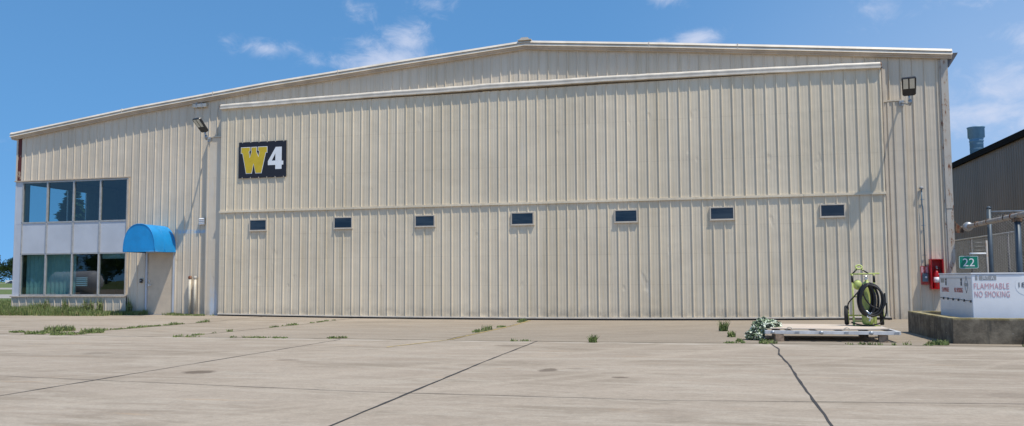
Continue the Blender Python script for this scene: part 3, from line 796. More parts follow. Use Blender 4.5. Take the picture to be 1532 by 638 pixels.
bm = bmnew(); box(bm, tx0, tx1, ty0, ty1, .12, 1.175); obj('tank_body', bm, M['white'], tk, bevel=.012)
bm = bmnew(); box(bm, tx0-.012, tx1+.012, ty0-.012, ty1+.012, 1.178, 1.20); obj('lid', bm, M['white'], tk, bevel=.004)
bm = bmnew()
for x in (4.7, 6.2, 7.6): box(bm, x, x+.15, ty0+.1, ty1-.1, .05, .118)
islands('skid', bm, M['galv'], tk)
bm = bmnew()  # hinge flap line on the left face
for (a, c, z) in ((-7.97, -7.62, .71), (-7.60, -7.28, .715), (-7.26, -6.95, .72), (-6.93, -6.62, .72), (-6.60, -6.32, .725), (-6.30, -6.03, .725)):
    box(bm, tx0-.010, tx0-.001, a, c, z-.006, z+.004); box(bm, tx0-.022, tx0-.001, a+.01, a+.05, z-.03, z+.012)
obj('flap_seam', bm, M['darkgrey'], tk)
bm = bmnew(); box(bm, tx0-.006, tx0-.001, -7.985, -6.01, 1.105, 1.112); obj('door_seam', bm, M['grey'], tk)
text('warning_text', 'FLAMMABLE', .55, .10, (4.545, ty0-.003, .920), 'front', M['redlet'], tk)
text('warning_text', 'NO SMOKING', .55, .105, (4.55, ty0-.003, .775), 'front', M['redlet'], tk)
bm = bmnew(); box(bm, 4.57, 4.605, ty0-.004, ty0-.001, 1.075, 1.155); box(bm, 4.63, 4.90, ty0-.004, ty0-.001, 1.075, 1.155); islands('marking_plate', bm, M['grey'], tk)
text('fuel_text', 'JET', .10, .062, (4.675, ty0-.006, 1.083), 'front', M['whitelet'], tk); text('fuel_text', 'A', .045, .062, (4.815, ty0-.006, 1.083), 'front', M['whitelet'], tk)
bm = bmnew(); lathe(bm, [(.17, -.003), (.17, -.001)], (5.36, ty0, .98), 'y', 32); obj('placard', bm, M['whitelet'], tk)
text('placard_text', '186', .17, .085, (5.243, ty0-.006, .945), 'front', M['darkgrey'], tk)
text('warning_text', 'FLAMMABLE', .46, .085, (tx0-.003, -6.17, .845), 'left', M['reddull'], tk)
text('warning_text', 'NO SMOKING', .50, .085, (tx0-.003, -6.98, .845), 'left', M['reddull'], tk)
bm = bmnew(); box(bm, tx0-.004, tx0-.001, -6.34, -6.10, 1.02, 1.10); obj('data_plate', bm, M['grey'], tk)
bm = bmnew()
for y in (-6.46, -7.42):
    box(bm, tx0-.012, tx0-.001, y-.03, y+.03, 1.06, 1.10); box(bm, tx0-.012, tx0-.001, y-.02, y+.02, .97, 1.05)
islands('latch', bm, M['darkgrey'], tk)
bm = bmnew(); c = (-7.70, .99)
for (a, b_) in (((0, .15), (.10, 0)), ((.10, 0), (0, -.15)), ((0, -.15), (-.10, 0)), ((-.10, 0), (0, .15))):
    tube(bm, [(tx0-.003, c[0]+a[0], c[1]+a[1]), (tx0-.003, c[0]+b_[0], c[1]+b_[1])], .004, 4)
box(bm, tx0-.005, tx0-.001, -7.76, -7.64, .96, 1.02)
obj('diamond_placard', bm, M['grey'], tk)

# ------------------------------------------------------------------ overhead pipe
pp = thing('overhead_pipe', 'weathered grey pipe with rust patches running from the hangar corner to a post', 'pipe', (6.75, -3.6, 0))
bm = bmnew(); tube(bm, [(6.75, .35, 2.44), (6.75, -.2, 2.45), (6.75, -5.6, 2.50), (6.75, -5.85, 2.42), (6.75, -5.95, 2.2), (6.75, -5.95, 1.0)], .060, 14); obj('pipe', bm, M['rustpipe'], pp)
bm = bmnew(); lathe(bm, [(.07, -.10), (.115, -.07), (.125, 0), (.115, .07), (.07, .10)], (6.75, -.15, 2.45), 'y', 20); obj('coupling', bm, M['galv'], pp)
bm = bmnew()
for y in (-.9, -1.75, -2.9, -3.35, -4.4): lathe(bm, [(.064, -.02), (.072, -.015), (.072, .015), (.064, .02)], (6.75, y, 2.458-(y*.0093)), 'y', 16)
islands('clamp', bm, M['darkrust'], pp)
bm = bmnew(); tube(bm, [(6.75, -3.62, 0), (6.75, -3.62, 2.43)], .065, 12); obj('post', bm, M['postblue'], pp)
bm = bmnew(); box(bm, 6.66, 6.84, -3.70, -3.54, 2.35, 2.425); prism(bm, [(6.46, 2.62), (6.50, 2.62), (6.72, 2.38), (6.72, 2.30), (6.46, 2.30)], .10, .16, 'y'); islands('bracket', bm, M['darkrust'], pp)

# ------------------------------------------------------------------ fences
def chain(bm, p0, p1, z0, z1, pitch=.075, r=.0022):
    p0 = Vector(p0); p1 = Vector(p1); L = (p1-p0).length; d = (p1-p0)/L; H_ = z1-z0
    k = -H_
    while k < L:
        for s_ in (1, -1):
            a, c = k, k+H_; za, zc = (z0, z1) if s_ > 0 else (z1, z0)
            if a < 0: za += (zc-za)*(-a)/H_; a = 0
            if c > L: t_ = (c-L)/(c-a); zc -= (zc-za)*t_; c = L
            if c-a > .01:
                A = p0+d*a; C = p0+d*c; tube(bm, [(A.x, A.y, za), (C.x, C.y, zc)], r, 3)
        k += pitch
fA = thing('chain_link_fence', 'tall chain-link fence panel with a round steel post, parallel to the hangar front', 'fence', (7.0, -1, 0))
bm = bmnew(); tube(bm, [(7.0, -1, 0), (7.0, -1, 2.86)], .055, 12); lathe(bm, [(.062, 0), (.062, .03), (.02, .06)], (7.0, -1, 2.85), 'z', 12); obj('post', bm, M['postblue'], fA)
bm = bmnew(); tube(bm, [(7.05, -1, 2.77), (13.5, -1, 2.77)], .022, 8); obj('top_rail', bm, M['galv'], fA)
for x in (10.0, 13.5):
    bm = bmnew(); tube(bm, [(x, -1, 0), (x, -1, 2.8)], .03, 8); obj('post', bm, M['galv'], fA)
bm = bmnew(); chain(bm, (7.06, -1, 0), (13.5, -1, 0), .05, 2.76); obj('wire_mesh', bm, M['wire'], fA)
fB = thing('chain_link_fence', 'lower chain-link fence receding behind the sign and along the dark building', 'fence', (7.7, 0, 0))
bm = bmnew(); tube(bm, [(7.7, -.8, 2.27), (7.7, 14, 2.27)], .02, 8); obj('top_rail', bm, M['galv'], fB)
for y in (-.1, 2.9, 5.9, 8.9, 11.9):
    bm = bmnew(); tube(bm, [(7.7, y, 0), (7.7, y, 2.26)], .028, 8); obj('post', bm, M['darkgrey'], fB)
bm = bmnew(); chain(bm, (7.7, -.8, 0), (7.7, 12, 0), .05, 2.26, .085); obj('wire_mesh', bm, M['wire'], fB)
gt = thing('gate_panel', 'narrow fence panel with three barbed strands between hangar corner and post', 'gate', (6.7, -1.05, 0))
bm = bmnew(); tube(bm, [(6.50, -1.05, 1.71), (6.88, -1.05, 1.71)], .022, 8); obj('top_rail', bm, M['whitelet'], gt)
bm = bmnew(); tube(bm, [(6.90, -1.05, 0), (6.90, -1.05, 2.04)], .024, 8); obj('post', bm, M['rustpipe'], gt)
bm = bmnew()
for z in (1.80, 1.90, 2.0): tube(bm, [(6.50, -1.05, z+.01), (6.7, -1.05, z-.005), (6.9, -1.05, z)], .005, 4)
islands('barbed_wire', bm, M['wire'], gt)
bm = bmnew(); chain(bm, (6.50, -1.05, 0), (6.9, -1.05, 0), .05, 1.7); obj('wire_mesh', bm, M['wire'], gt)
s22 = thing('number_sign', 'green number sign reading 22 on the narrow fence panel', 'sign', (6.47, -1.09, 1.33))
def rrect(x0, x1, z0, z1, r_):
    P = []
    for (cx, cz, a0) in ((x1-r_, z1-r_, 0), (x0+r_, z1-r_, 90), (x0+r_, z0+r_, 180), (x1-r_, z0+r_, 270)):
        for k in range(5): a = R(a0+k*22.5); P.append((cx+r_*math.cos(a), cz+r_*math.sin(a)))
    return P
bm = bmnew(); poly3(bm, rrect(6.235, 6.685, 1.33, 1.655, .03), [], -1.095, -1.085); obj('plate', bm, M['green'], s22)
bm = bmnew(); poly3(bm, rrect(6.243, 6.677, 1.338, 1.647, .026), [rrect(6.252, 6.668, 1.347, 1.638, .02)[::-1]], -1.098, -1.0955); obj('border', bm, M['whitelet'], s22)
text('numerals', '22', .27, .20, (6.325, -1.097, 1.39), 'front', M['whitelet'], s22)

# ------------------------------------------------------------------ dark neighbouring building
db = thing('dark_building', 'dark grey-green ribbed metal building with black roof edge behind the fence', 'building', (14.2, 25, 0))
bm = bmnew()
P = []; y = 3.; k = 0
while y < 60:
    P += [(y, 0), (y+.20, 0), (y+.225, .018), (y+.28, .018)]; y += .305
for a, c in zip(P, P[1:]): quad(bm, (14.2-a[1], a[0], 0), (14.2-c[1], c[0], 0), (14.2-c[1], c[0], 7.5), (14.2-a[1], a[0], 7.5))
quad(bm, (14.2, 3, 0), (40, 3, 0), (40, 3, 7.5), (14.2, 3, 7.5)); quad(bm, (14.2, 3, 7.5), (40, 3, 7.5), (27, 3, 9.5), (27, 3, 9.5001))
quad(bm, (14.2, 60, 0), (40, 60, 0), (40, 60, 7.5), (14.2, 60, 7.5)); quad(bm, (40, 3, 0), (40, 60, 0), (40, 60, 7.5), (40, 3, 7.5))
obj('wall', bm, M['darkwall'], db)
bm = bmnew(); box(bm, 14.0, 14.16, 2.9, 60.1, 7.42, 7.72); obj('eave_trim', bm, M['matblack'], db)
bm = bmnew(); quad(bm, (14.1, 2.9, 7.70), (27, 2.9, 9.6), (27, 60.1, 9.6), (14.1, 60.1, 7.70)); quad(bm, (40, 2.9, 7.70), (27, 2.9, 9.6), (27, 60.1, 9.6), (40, 60.1, 7.70)); rf = obj('roof', bm, M['galvblue'], db)
bm = bmnew(); lathe(bm, [(.37, 7.75), (.37, 9.25), (.40, 9.28), (.40, 9.33), (.37, 9.35), (.40, 9.5), (.46, 9.52), (.46, 10.08), (.49, 10.1), (.49, 10.16), (.44, 10.16), (.44, 9.7)], (16.1, 30, 0), 'z', 28)
for z in (8.4, 8.8, 9.1): lathe(bm, [(.372, z), (.385, z+.01), (.385, z+.03), (.372, z+.04)], (16.1, 30, 0), 'z', 28)
obj('exhaust_stack', bm, M['stackblue'], db)

# ------------------------------------------------------------------ platform, cloth, extinguisher cart
pl = thing('loading_platform', 'low plywood platform on a white aluminium frame in front of the door', 'platform', (2.2, -7.8, 0))
fx0, fx1, fy0, fy1 = 1.00, 3.25, -8.42, -6.80
bm = bmnew(); zb, zt = .132, .190
box(bm, fx0, fx1, fy0, fy0+.06, zb, zt); box(bm, fx0, fx1, fy1-.06, fy1, zb, zt); box(bm, fx0, fx0+.06, fy0+.061, fy1-.061, zb, zt); box(bm, fx1-.06, fx1, fy0+.061, fy1-.061, zb, zt)
for k in range(4): box(bm, fx0+.42+k*.44, fx0+.48+k*.44, fy0+.061, fy1-.061, zb+.01, zt-.01)
fr = obj('frame', bm, M['framewhite'], pl, bevel=.003)
bm = bmnew()
for k in range(6):
    x = fx0+.10+k*.41
    if k % 2 == 0: lathe(bm, [(.012, -.03), (.035, -.02), (.035, -.001)], (x+.03, fy0, .16), 'y', 12)
    else: box(bm, x, x+.07, fy0-.012, fy0-.001, .14, .18)
islands('fitting', bm, M['galv'], fr)
bm = bmnew()
for x in (fx0+.42, fx0+1.38): tube(bm, [(x+.05*math.cos(a), fy0+.01, .205+.05*math.sin(a)) for a in [i*math.pi/6 for i in range(7)]], .01, 6)
obj('lifting_eye', bm, M['pvc'], fr)
bm = bmnew(); nx, ny = 24, 10; V = {}
for i in range(nx+1):
    for j in range(ny+1):
        u_, v_ = i/nx, j/ny; x = fx0+.10+(fx1-fx0-.26)*u_; y = fy0+.11+(fy1-fy0-.09)*v_
        z = .208+.010*noise.noise(Vector((x*1.5, y*1.5, 0)))+.012*abs(u_-.5)**2*4*(1-v_)
        V[i, j] = bm.verts.new((x, y, z))
for i in range(nx):
    for j in range(ny): bm.faces.new((V[i, j], V[i+1, j], V[i+1, j+1], V[i, j+1]))
gg = bmesh.ops.extrude_face_region(bm, geom=bm.faces[:]); bmesh.ops.translate(bm, verts=[q for q in gg['geom'] if isinstance(q, bmesh.types.BMVert)], vec=(0, 0, .016))
obj('plywood_sheet', bm, M['ply'], pl)
for (x, y, a) in ((1.24, -8.36, .1), (2.98, -8.33, -.1), (1.3, -6.98, 0), (2.9, -6.98, 0)):
    bm = bmnew(); box(bm, x-.075, x+.075, y-.06, y+.14, gz(x, y)-.005, .124); bmesh.ops.rotate(bm, verts=bm.verts, cent=(x, y, 0), matrix=Matrix.Rotation(a, 3, 'Z'))
    obj('support_block', bm, M['wood'], pl, bevel=.008)

# crumpled cloth
bm = bmnew(); rnd = random.Random(5)
for (cx, cy, cz, rx, ry, rz) in ((1.10, -7.85, .24, .20, .22, .09), (.93, -7.95, .13, .15, .20, .16), (.80, -8.05, .07, .12, .16, .075), (1.0, -7.75, .22, .13, .16, .13), (1.19, -7.8, .235, .10, .14, .075), (.90, -8.12, .07, .17, .12, .075), (1.07, -8.08, .21, .12, .14, .075), (.98, -8.2, .05, .10, .1, .06)):
    b2 = bmesh.new(); bmesh.ops.create_icosphere(b2, subdivisions=5, radius=1.)
    off = Vector((rnd.uniform(-9, 9), rnd.uniform(-9, 9), rnd.uniform(-9, 9)))
    for v in b2.verts:
        d = v.co.normalized()
        a = 1-abs(noise.noise(d*2.1+off))*2.0; c = 1-abs(noise.noise(d*4.6+off*2))*2; e = 1-abs(noise.noise(d*9+off))*2
        k = .62+.42*a+.28*c+.10*e
        q = Vector((d.x*rx*k+cx, d.y*ry*k+cy, d.z*rz*k*1.15+cz)); q.z = max(q.z, .012 if (q.x < 1.0 or q.y < -8.42) else .215+.002*d.x)
        v.co = q
    me = bpy.data.meshes.new('tmp'); b2.to_mesh(me); b2.free(); bm.from_mesh(me); bpy.data.meshes.remove(me)
o = obj('camouflage_net', bm, M['camo'], origin=(1.05, -7.9, .0)); tag(o, 'crumpled white and green camouflage cloth heaped on the platform corner', 'tarp')

ct = thing('fire_extinguisher_cart', 'lime green wheeled fire extinguisher cart wound with black hose', 'fire extinguisher', (2.88, -7.32, .215))
ct.scale = (.73, .73, .73)
cx, cy, cz = 2.88, -7.32, .222
def Pn(X, Z, Y=0.): return (cx+X, cy+Y, cz+Z)
bm = bmnew()
for X in (-.285, .235): tube(bm, [Pn(X, .0), Pn(X, 1.33)], .022, 8)
tube(bm, [Pn(-.34, 1.335), Pn(.37, 1.345)], .020, 8); tube(bm, [Pn(-.28, .12, .12), Pn(.23, .12, .12)], .02, 8); tube(bm, [Pn(-.28, .75, .05), Pn(.23, .75, .05)], .018, 8)
for X in (-.285, .235): tube(bm, [Pn(X, .27, 0), Pn(X, .27, .16)], .02, 8)
tube(bm, [Pn(-.42, .265, .16), Pn(.40, .265, .16)], .018, 8)
box(bm, cx-.22, cx+.33, cy-.14, cy+.14, cz, cz+.02); box(bm, cx-.31, cx-.255, cy-.03, cy+.03, cz+.02, cz+.22); box(bm, cx+.205, cx+.265, cy-.04, cy+.02, cz+.0, cz+.28)
obj('frame', bm, M['lime'], ct)
bm = bmnew(); tube(bm, [Pn(-.12+.075*math.cos(a), 1.515+.048*math.sin(a), .02*math.sin(a)) for a in [2*math.pi*i/20 for i in range(20)]], .022, 8, True); tube(bm, [Pn(-.19, 1.45), Pn(-.21, 1.43)], .02, 8); tube(bm, [Pn(-.05, 1.46), Pn(-.02, 1.43)], .02, 8)
obj('lifting_ring', bm, M['lime'], ct)
bm = bmnew(); tube(bm, [Pn(-.17, 1.46), Pn(-.28, 1.34)], .018, 8); tube(bm, [Pn(-.07, 1.47), Pn(.10, 1.35)], .018, 8); obj('ring_strut', bm, M['blackp'], ct)
for X in (-.285, .235):
    bm = bmnew(); tube(bm, [Pn(X, 1.12), Pn(X, 1.30)], .032, 10); obj('grip', bm, M['black'], ct)
bm = bmnew(); lathe(bm, [(.10, .02), (.135, .05), (.142, .12), (.142, .92), (.125, 1.02), (.08, 1.10), (.035, 1.14), (.035, 1.18)], Pn(.06, .02, .03), 'z', 28); obj('cylinder', bm, M['lime'], ct)
bm = bmnew(); lathe(bm, [(.03, .93), (.085, .97), (.105, 1.03), (.105, 1.10), (.08, 1.15), (.02, 1.19)], Pn(-.155, 0, .06), 'z', 20); obj('gas_cylinder', bm, M['lime'], ct)
bm = bmnew(); lathe(bm, [(.03, 1.17), (.045, 1.19), (.045, 1.22), (.025, 1.225), (.025, 1.25), (.05, 1.26), (.05, 1.285)], Pn(.04, .0, .03), 'z', 16); lathe(bm, [(.035, -.07), (.035, -.03)], (cx+.04, cy, cz+1.22), 'y', 14); obj('valve', bm, M['chrome'], ct)
def wheel(X, Y, yaw):
    L = Vector(Pn(X, .27, Y)); rot = Matrix.Translation(L) @ Matrix.Rotation(yaw, 4, 'Z')
    w_ = bpy.data.objects.new('wheel', None)
    bm = bmnew(); lathe(bm, [(.19, -.045), (.235, -.05), (.25, -.03), (.252, 0), (.25, .03), (.235, .05), (.19, .045)], (0, 0, 0), 'x', 32); bmesh.ops.transform(bm, matrix=rot, verts=bm.verts); ty = obj('wheel', bm, M['tyre'], ct)
    bm = bmnew(); lathe(bm, [(.185, -.052), (.195, -.035), (.195, .035), (.185, .052)], (0, 0, 0), 'x', 24); lathe(bm, [(.04, -.06), (.04, .06)], (0, 0, 0), 'x', 12); bmesh.ops.transform(bm, matrix=rot, verts=bm.verts); obj('rim', bm, M['lime'], ty)
    bpy.data.objects.remove(w_)
wheel(-.425, .16, R(-12)); wheel(.42, .14, R(-12))
bm = bmnew()   # one long hose wound in oval turns
pts = []; turns = 7; nseg = 40
for k in range(turns):
    ox = (.00, .03, -.01, .10, .06, .12, .02)[k]; oz = .67+(.02, -.02, .0, .03, -.015, -.03, .01)[k]; rx = (.15, .20, .22, .29, .25, .31, .19)[k]; rz = (.42, .44, .46, .46, .48, .44, .47)[k]
    for i in range(nseg):
        a = math.pi/2-2*math.pi*i/nseg
        pts.append(Pn(ox+rx*math.cos(a), oz+rz*math.sin(a)*(1.0 if math.sin(a) > 0 else .95), -.17-.012*k-.05*math.cos(a)*0-(.07 if k % 2 else 0)))
P2 = []
for i in range(len(pts)):   # smooth the steps between turns
    a = [Vector(pts[j]) for j in range(max(0, i-6), min(len(pts), i+7))]; P2.append(sum(a, Vector())/len(a) if 0 else (Vector(pts[i])*.25+sum(a, Vector())/len(a)*.75))
tube(bm, P2, .030, 8)
def arc(P, n=10):   # catmull-rom through P
    P = [Vector(p) for p in P]; Q = [P[0]]+P+[P[-1]]; out = []
    for i in range(1, len(Q)-2):
        for k in range(n):
            t = k/n; a, b_, c, d = Q[i-1:i+3]
            out.append(.5*((2*b_)+(-a+c)*t+(2*a-5*b_+4*c-d)*t*t+(-a+3*b_-3*c+d)*t**3))
    out.append(P[-1]); return out
tube(bm, arc([Pn(.1, 1.12, -.22), Pn(-.12, .95, -.2), Pn(-.28, .75, -.1), Pn(-.40, .58, .0), Pn(-.40, .40, .06)]), .017, 8)
tube(bm, arc([Pn(-.36, .10, -.1), Pn(-.2, .045, -.16), Pn(.0, .03, -.18), Pn(.2, .05, -.18), Pn(.36, .13, -.16), Pn(.47, .35, -.14), Pn(.48, .6, -.15)]), .017, 8)
tube(bm, arc([Pn(.0, 1.1, -.24), Pn(-.08, .85, -.25), Pn(.05, .58, -.26), Pn(.25, .46, -.26), Pn(.42, .55, -.25), Pn(.43, .85, -.22)]), .020, 8)
obj('hose', bm, M['black'], ct)
bm = bmnew(); tube(bm, arc([Pn(-.03, .40, -.27), Pn(.03, .34, -.29), Pn(.0, .25, -.29), Pn(.07, .22, -.28), Pn(.04, .14, -.27)]), .022, 8); tube(bm, arc([Pn(.10, .36, -.28), Pn(.04, .28, -.30), Pn(.12, .20, -.28)]), .014, 8); obj('nozzle', bm, M['chrome'], ct)
o = bmnew(); tube(o, [(4.0-.0, -.50, .05), (4.25, -.52, .055), (4.68, -.50, .03)], .022, 8); tube(o, [(4.2, -.45, .02), (4.72, -.45, .03)], .014, 8); box(o, 4.66, 4.74, -.50, -.42, .0, .05)
o = obj('door_anchor', o, M['black'], origin=(4.5, -.48, 0)); tag(o, 'black rod and catch on the ground at the right end of the door', 'door catch')

# ------------------------------------------------------------------ grass and weeds
def blades(bm, x, y, z, n, r_, h, rnd, lean=.45, w=.010):
    for _ in range(n):
        a = rnd.uniform(0, 6.283); d = r_*math.sqrt(rnd.random()); bx, by = x+d*math.cos(a), y+d*math.sin(a)
        hh = h*rnd.uniform(.45, 1.1); la = rnd.uniform(0, 6.283); lx, ly = math.cos(la)*lean*hh*rnd.random(), math.sin(la)*lean*hh*rnd.random()
        ww = w*rnd.uniform(.6, 1.5); ca = rnd.uniform(0, 3.14); wx, wy = math.cos(ca)*ww, math.sin(ca)*ww
        v = [bm.verts.new(q) for q in ((bx-wx, by-wy, z), (bx+wx, by+wy, z), (bx+lx*.4+wx*.8, by+ly*.4+wy*.8, z+hh*.55), (bx+lx*.4-wx*.8, by+ly*.4-wy*.8, z+hh*.55), (bx+lx, by+ly, z+hh))]
        bm.faces.new(v[:4]); bm.faces.new((v[3], v[2], v[4]))
def leaves(bm, x, y, z, n, r_, h, rnd, s_=.03):
    for _ in range(n):
        a = rnd.uniform(0, 6.283); d = r_*math.sqrt(rnd.random()); c = Vector((x+d*math.cos(a), y+d*math.sin(a), z+h*rnd.random()*(1-.5*d/r_)))
        t = Vector((rnd.uniform(-1, 1), rnd.uniform(-1, 1), rnd.uniform(-.3, .8))).normalized(); q = t.orthogonal().normalized()*s_*.5; t = t*s_
        bm.faces.new([bm.verts.new(p) for p in (c-t, c+q, c+t, c-q)])
class NR:
    pass
def grass_obj(name, bm, label, cat='grass', stuff=True, m_='grass', origin=None, group=None):
    o = obj(name, bm, M[m_], origin=origin); tag(o, label, cat, group)
    if stuff: o['kind'] = 'stuff'
    return o
rnd = random.Random(11)
bm = bmnew()
for _ in range(900):
    x = rnd.uniform(-24.2, -18.4); e = max(0, noise.noise(Vector((x*1.4, 0, 3)))); y = -.12-rnd.random()**1.5*(.95 if x < -19.3 else .5)
    if x > -18.9 and y < -.4: continue
    blades(bm, x, y, 0, 9, .10, .15+.30*e+(.16 if x < -20.7 else 0)*(1 if y > -.6 else .5), rnd)
for x in (-21.6, -20.8, -20.55, -20.2, -22.4, -19.0): blades(bm, x, -.15, 0, 40, .10, .62, rnd, .2); leaves(bm, x, -.16, .1, 50, .10, .45, rnd, .035)
grass_obj('grass', bm, 'long green grass growing along the foot of the office windows')
bm = bmnew()
for _ in range(5200):
    t = rnd.random()**2.0; x = -24.1-t*30; y = rnd.uniform(-1.02, 5+t*20); blades(bm, x, y, -.13, 5, .22, .26+.10*rnd.random(), rnd, w=.02)
grass_obj('grass', bm, 'rough green lawn beyond the left end of the hangar')
def row(label, pts, n, h, spread, seed, dens=14, name='joint_weeds', thr=-.15):
    rnd = random.Random(seed); bm = bmnew()
    for _ in range(n):
        t = rnd.random()*(len(pts)-1); i = min(int(t), len(pts)-2); q = Vector(pts[i]).lerp(Vector(pts[i+1]), t-i)
        e = noise.noise(Vector((q.x*1.3, q.y*1.3, seed)))
        if e < thr: continue
        x, y = q.x+rnd.gauss(0, spread), q.y+rnd.gauss(0, spread)
        blades(bm, x, y, gz(x, y), dens, .07, h*(.35+max(0, e)*1.6), rnd, .7, .008); leaves(bm, x, y, gz(x, y), 6, .07, h*.5, rnd, .022)
    return grass_obj(name, bm, label)
row('weeds in the slab joint that runs from the door foot to the first panes', [(-13.75, -3.2), (-13.68, -6.5), (-13.7, -8.4)], 60, .10, .03, 21)
row('thin weeds along the slab joint under the left part of the hangar door', [(-10.8, -1.5), (-10.45, -8.8)], 55, .07, .03, 22, thr=0)
row('weeds beside the faded yellow line in front of the middle of the door', [(-5.14, -.9), (-5.05, -4), (-4.9, -8.7)], 110, .12, .03, 23, thr=-.2)
row('sparse weeds along the long joint between the slabs and the apron', [(-14.5, -8.95), (-11.5, -9.2), (-7, -9.12), (-3, -9.16), (.5, -8.97), (4.0, -8.95), (5.2, -8.95)], 330, .07, .03, 24, 8, thr=.08)
row('low weeds below the standpipes and jamb column', [(-17.5, -.15), (-16.9, -.3), (-15.9, -.35)], 90, .14, .10, 25, thr=-.5)
row('low weeds under the short joint left of the door slabs', [(-15.4, -8.4), (-14.6, -8.6), (-13.8, -8.6), (-13.1, -8.9)], 60, .10, .06, 26)
def clump(label, x, y, r_, h, seed, n=110):
    rnd = random.Random(seed); bm = bmnew(); z = gz(x, y); blades(bm, x, y, z, n, r_, h, rnd, .8, .010); leaves(bm, x, y, z, n//2, r_, h*.7, rnd, .03)
    grass_obj('weed_clump', bm, label, 'weed', False, 'grass', (x, y, z), 'weed clumps on the concrete')
clump('bushy weed clump standing alone on the joint right of the yellow line', -2.0, -9.2, .07, .15, 31, 70)
clump('tall weeds growing beside the heap of camouflage cloth', .33, -5.2, .09, .26, 32, 80)
clump('low weeds right in front of the tall weeds by the camouflage cloth', .45, -7.3, .08, .13, 33, 60)
clump('small weeds in front of the left end of the platform', 1.0, -8.95, .16, .08, 34, 60)
clump('small sprout left of the platform block', .55, -8.6, .06, .07, 35, 40)
clump('low green weeds left of the basin kerb', 3.75, -8.75, .17, .09, 36, 140)
clump('tall grass tuft against the front of the basin kerb', 5.33, -8.68, .20, .30, 37, 260)
clump('weed tuft behind the basin kerb at the wall foot', 5.45, -.35, .12, .22, 38)
clump('largest weed clump on the slabs below the office windows', -14.6, -7.9, .34, .15, 39, 230)
clump('round weed clump at the right end of the weed patch below the office', -13.35, -8.3, .26, .12, 40, 180)
clump('flat weed clump at the front edge of the weed patch below the office', -13.5, -9.0, .24, .07, 41, 120)
clump('weeds at the left foot of the big door', -7.1, -8.95, .2, .045, 42, 70)

# ------------------------------------------------------------------ trees
def crown_mesh(kind, seed):
    rnd = random.Random(seed); bm = bmesh.new()
    cl = [(Vector((rnd.uniform(-.33, .33), rnd.uniform(-.33, .33), rnd.uniform(.10, .86))), rnd.uniform(.12, .24)) for _ in range(30)]
    for c, r_ in cl:
        for _ in range(110):
            d = Vector((rnd.gauss(0, 1), rnd.gauss(0, 1), rnd.gauss(0, 1))).normalized()*r_*rnd.uniform(.6, 1.05); q = c+d
            t = Vector((rnd.gauss(0, 1), rnd.gauss(0, 1), rnd.gauss(0, .6))).normalized()*.028; w = t.orthogonal().normalized()*.018
            bm.faces.new([bm.verts.new(p) for p in (q-t, q+w, q+t, q-w)])
    me = bpy.data.meshes.new('crown'); bm.to_mesh(me); bm.free(); me.materials.append(M['leaf']); return me
def trunk_mesh(seed):
    rnd = random.Random(seed); bm = bmesh.new(); tube(bm, [(0, 0, -.01), (.01, 0, .2), (0, .01, .5), (.01, 0, .8)], .028, 8, r2=.008)
    for k in range(6):
        a = rnd.uniform(0, 6.28); z = rnd.uniform(.22, .5); tube(bm, [(0, 0, z), (.15*math.cos(a), .15*math.sin(a), z+.13), (.24*math.cos(a), .24*math.sin(a), z+.28)], .012, 5, r2=.003)
    me = bpy.data.meshes.new('trunk'); bm.to_mesh(me); bm.free(); me.materials.append(M['bark']); return me
CR = [crown_mesh(0, s_) for s_ in (1, 2, 3, 4)]; TR = [trunk_mesh(s_) for s_ in (1, 2)]
def tree(x, y, h, w, i, label, group, z=-.13):
    t = thing('tree', label, 'tree', (x, y, z), group)
    for me, nm in ((TR[i % 2], 'trunk'), (CR[i % 4], 'crown')):
        o = bpy.data.objects.new(nm, me); link(o, t); o.scale = (w, w, h); o.rotation_euler.z = i*1.7
rnd = random.Random(3)
LEFT = []
for i in range(34):     # the wood beyond the far road on the left; camera ray at the picture's left edge passes through it
    u_ = i/33; x = -640+u_*360 + rnd.uniform(-4, 4); y = 505+rnd.uniform(-10, 30)
    LEFT.append((x, y))
for i, (x, y) in enumerate(LEFT): tree(x, y, rnd.uniform(19, 25), rnd.uniform(19, 26), i, 'broad dark green tree in the row beyond the far road', 'trees beyond the far road on the left')
for i in range(44):     # treeline across the field behind the photographer; the office glass mirrors it
    x = -330+i*11+rnd.uniform(-3, 3); y = -190+rnd.uniform(-14, 14)
    tree(x, y, rnd.uniform(9, 14), rnd.uniform(12, 17), i, 'broad tree across the field facing the hangar', 'trees across the field facing the hangar')
# conifer behind the office corner, seen through both panes
cf = thing('conifer', 'tall spruce seen through the upper office windows', 'tree', (-36, 15.8, -.13))
bm = bmnew(); tube(bm, [(-36, 15.8, -.13), (-36, 15.8, 6.4)], .13, 8, r2=.02); obj('trunk', bm, M['bark'], cf)
bm = bmnew(); rnd = random.Random(8)
for k in range(52):
    z = .5+k*.118; rr = 3.0*(1-z/6.85)+.06
    for j in range(11):
        a = rnd.uniform(0, 6.28); L_ = rr*rnd.uniform(.7, 1.1)
        for q in range(34):
            s_ = rnd.random()**.7*L_; c = Vector((-36+s_*math.cos(a), 15.8+s_*math.sin(a), z-.22*s_+rnd.uniform(-.06, .06)+.05*s_*s_))
            t = Vector((math.cos(a+rnd.uniform(-1, 1)), math.sin(a+rnd.uniform(-1, 1)), rnd.uniform(-.5, .3)))*.17; w = t.orthogonal().normalized()*.045
            bm.faces.new([bm.verts.new(p) for p in (c-t*.3, c+w, c+t, c-w)])
obj('crown', bm, M['needle'], cf)

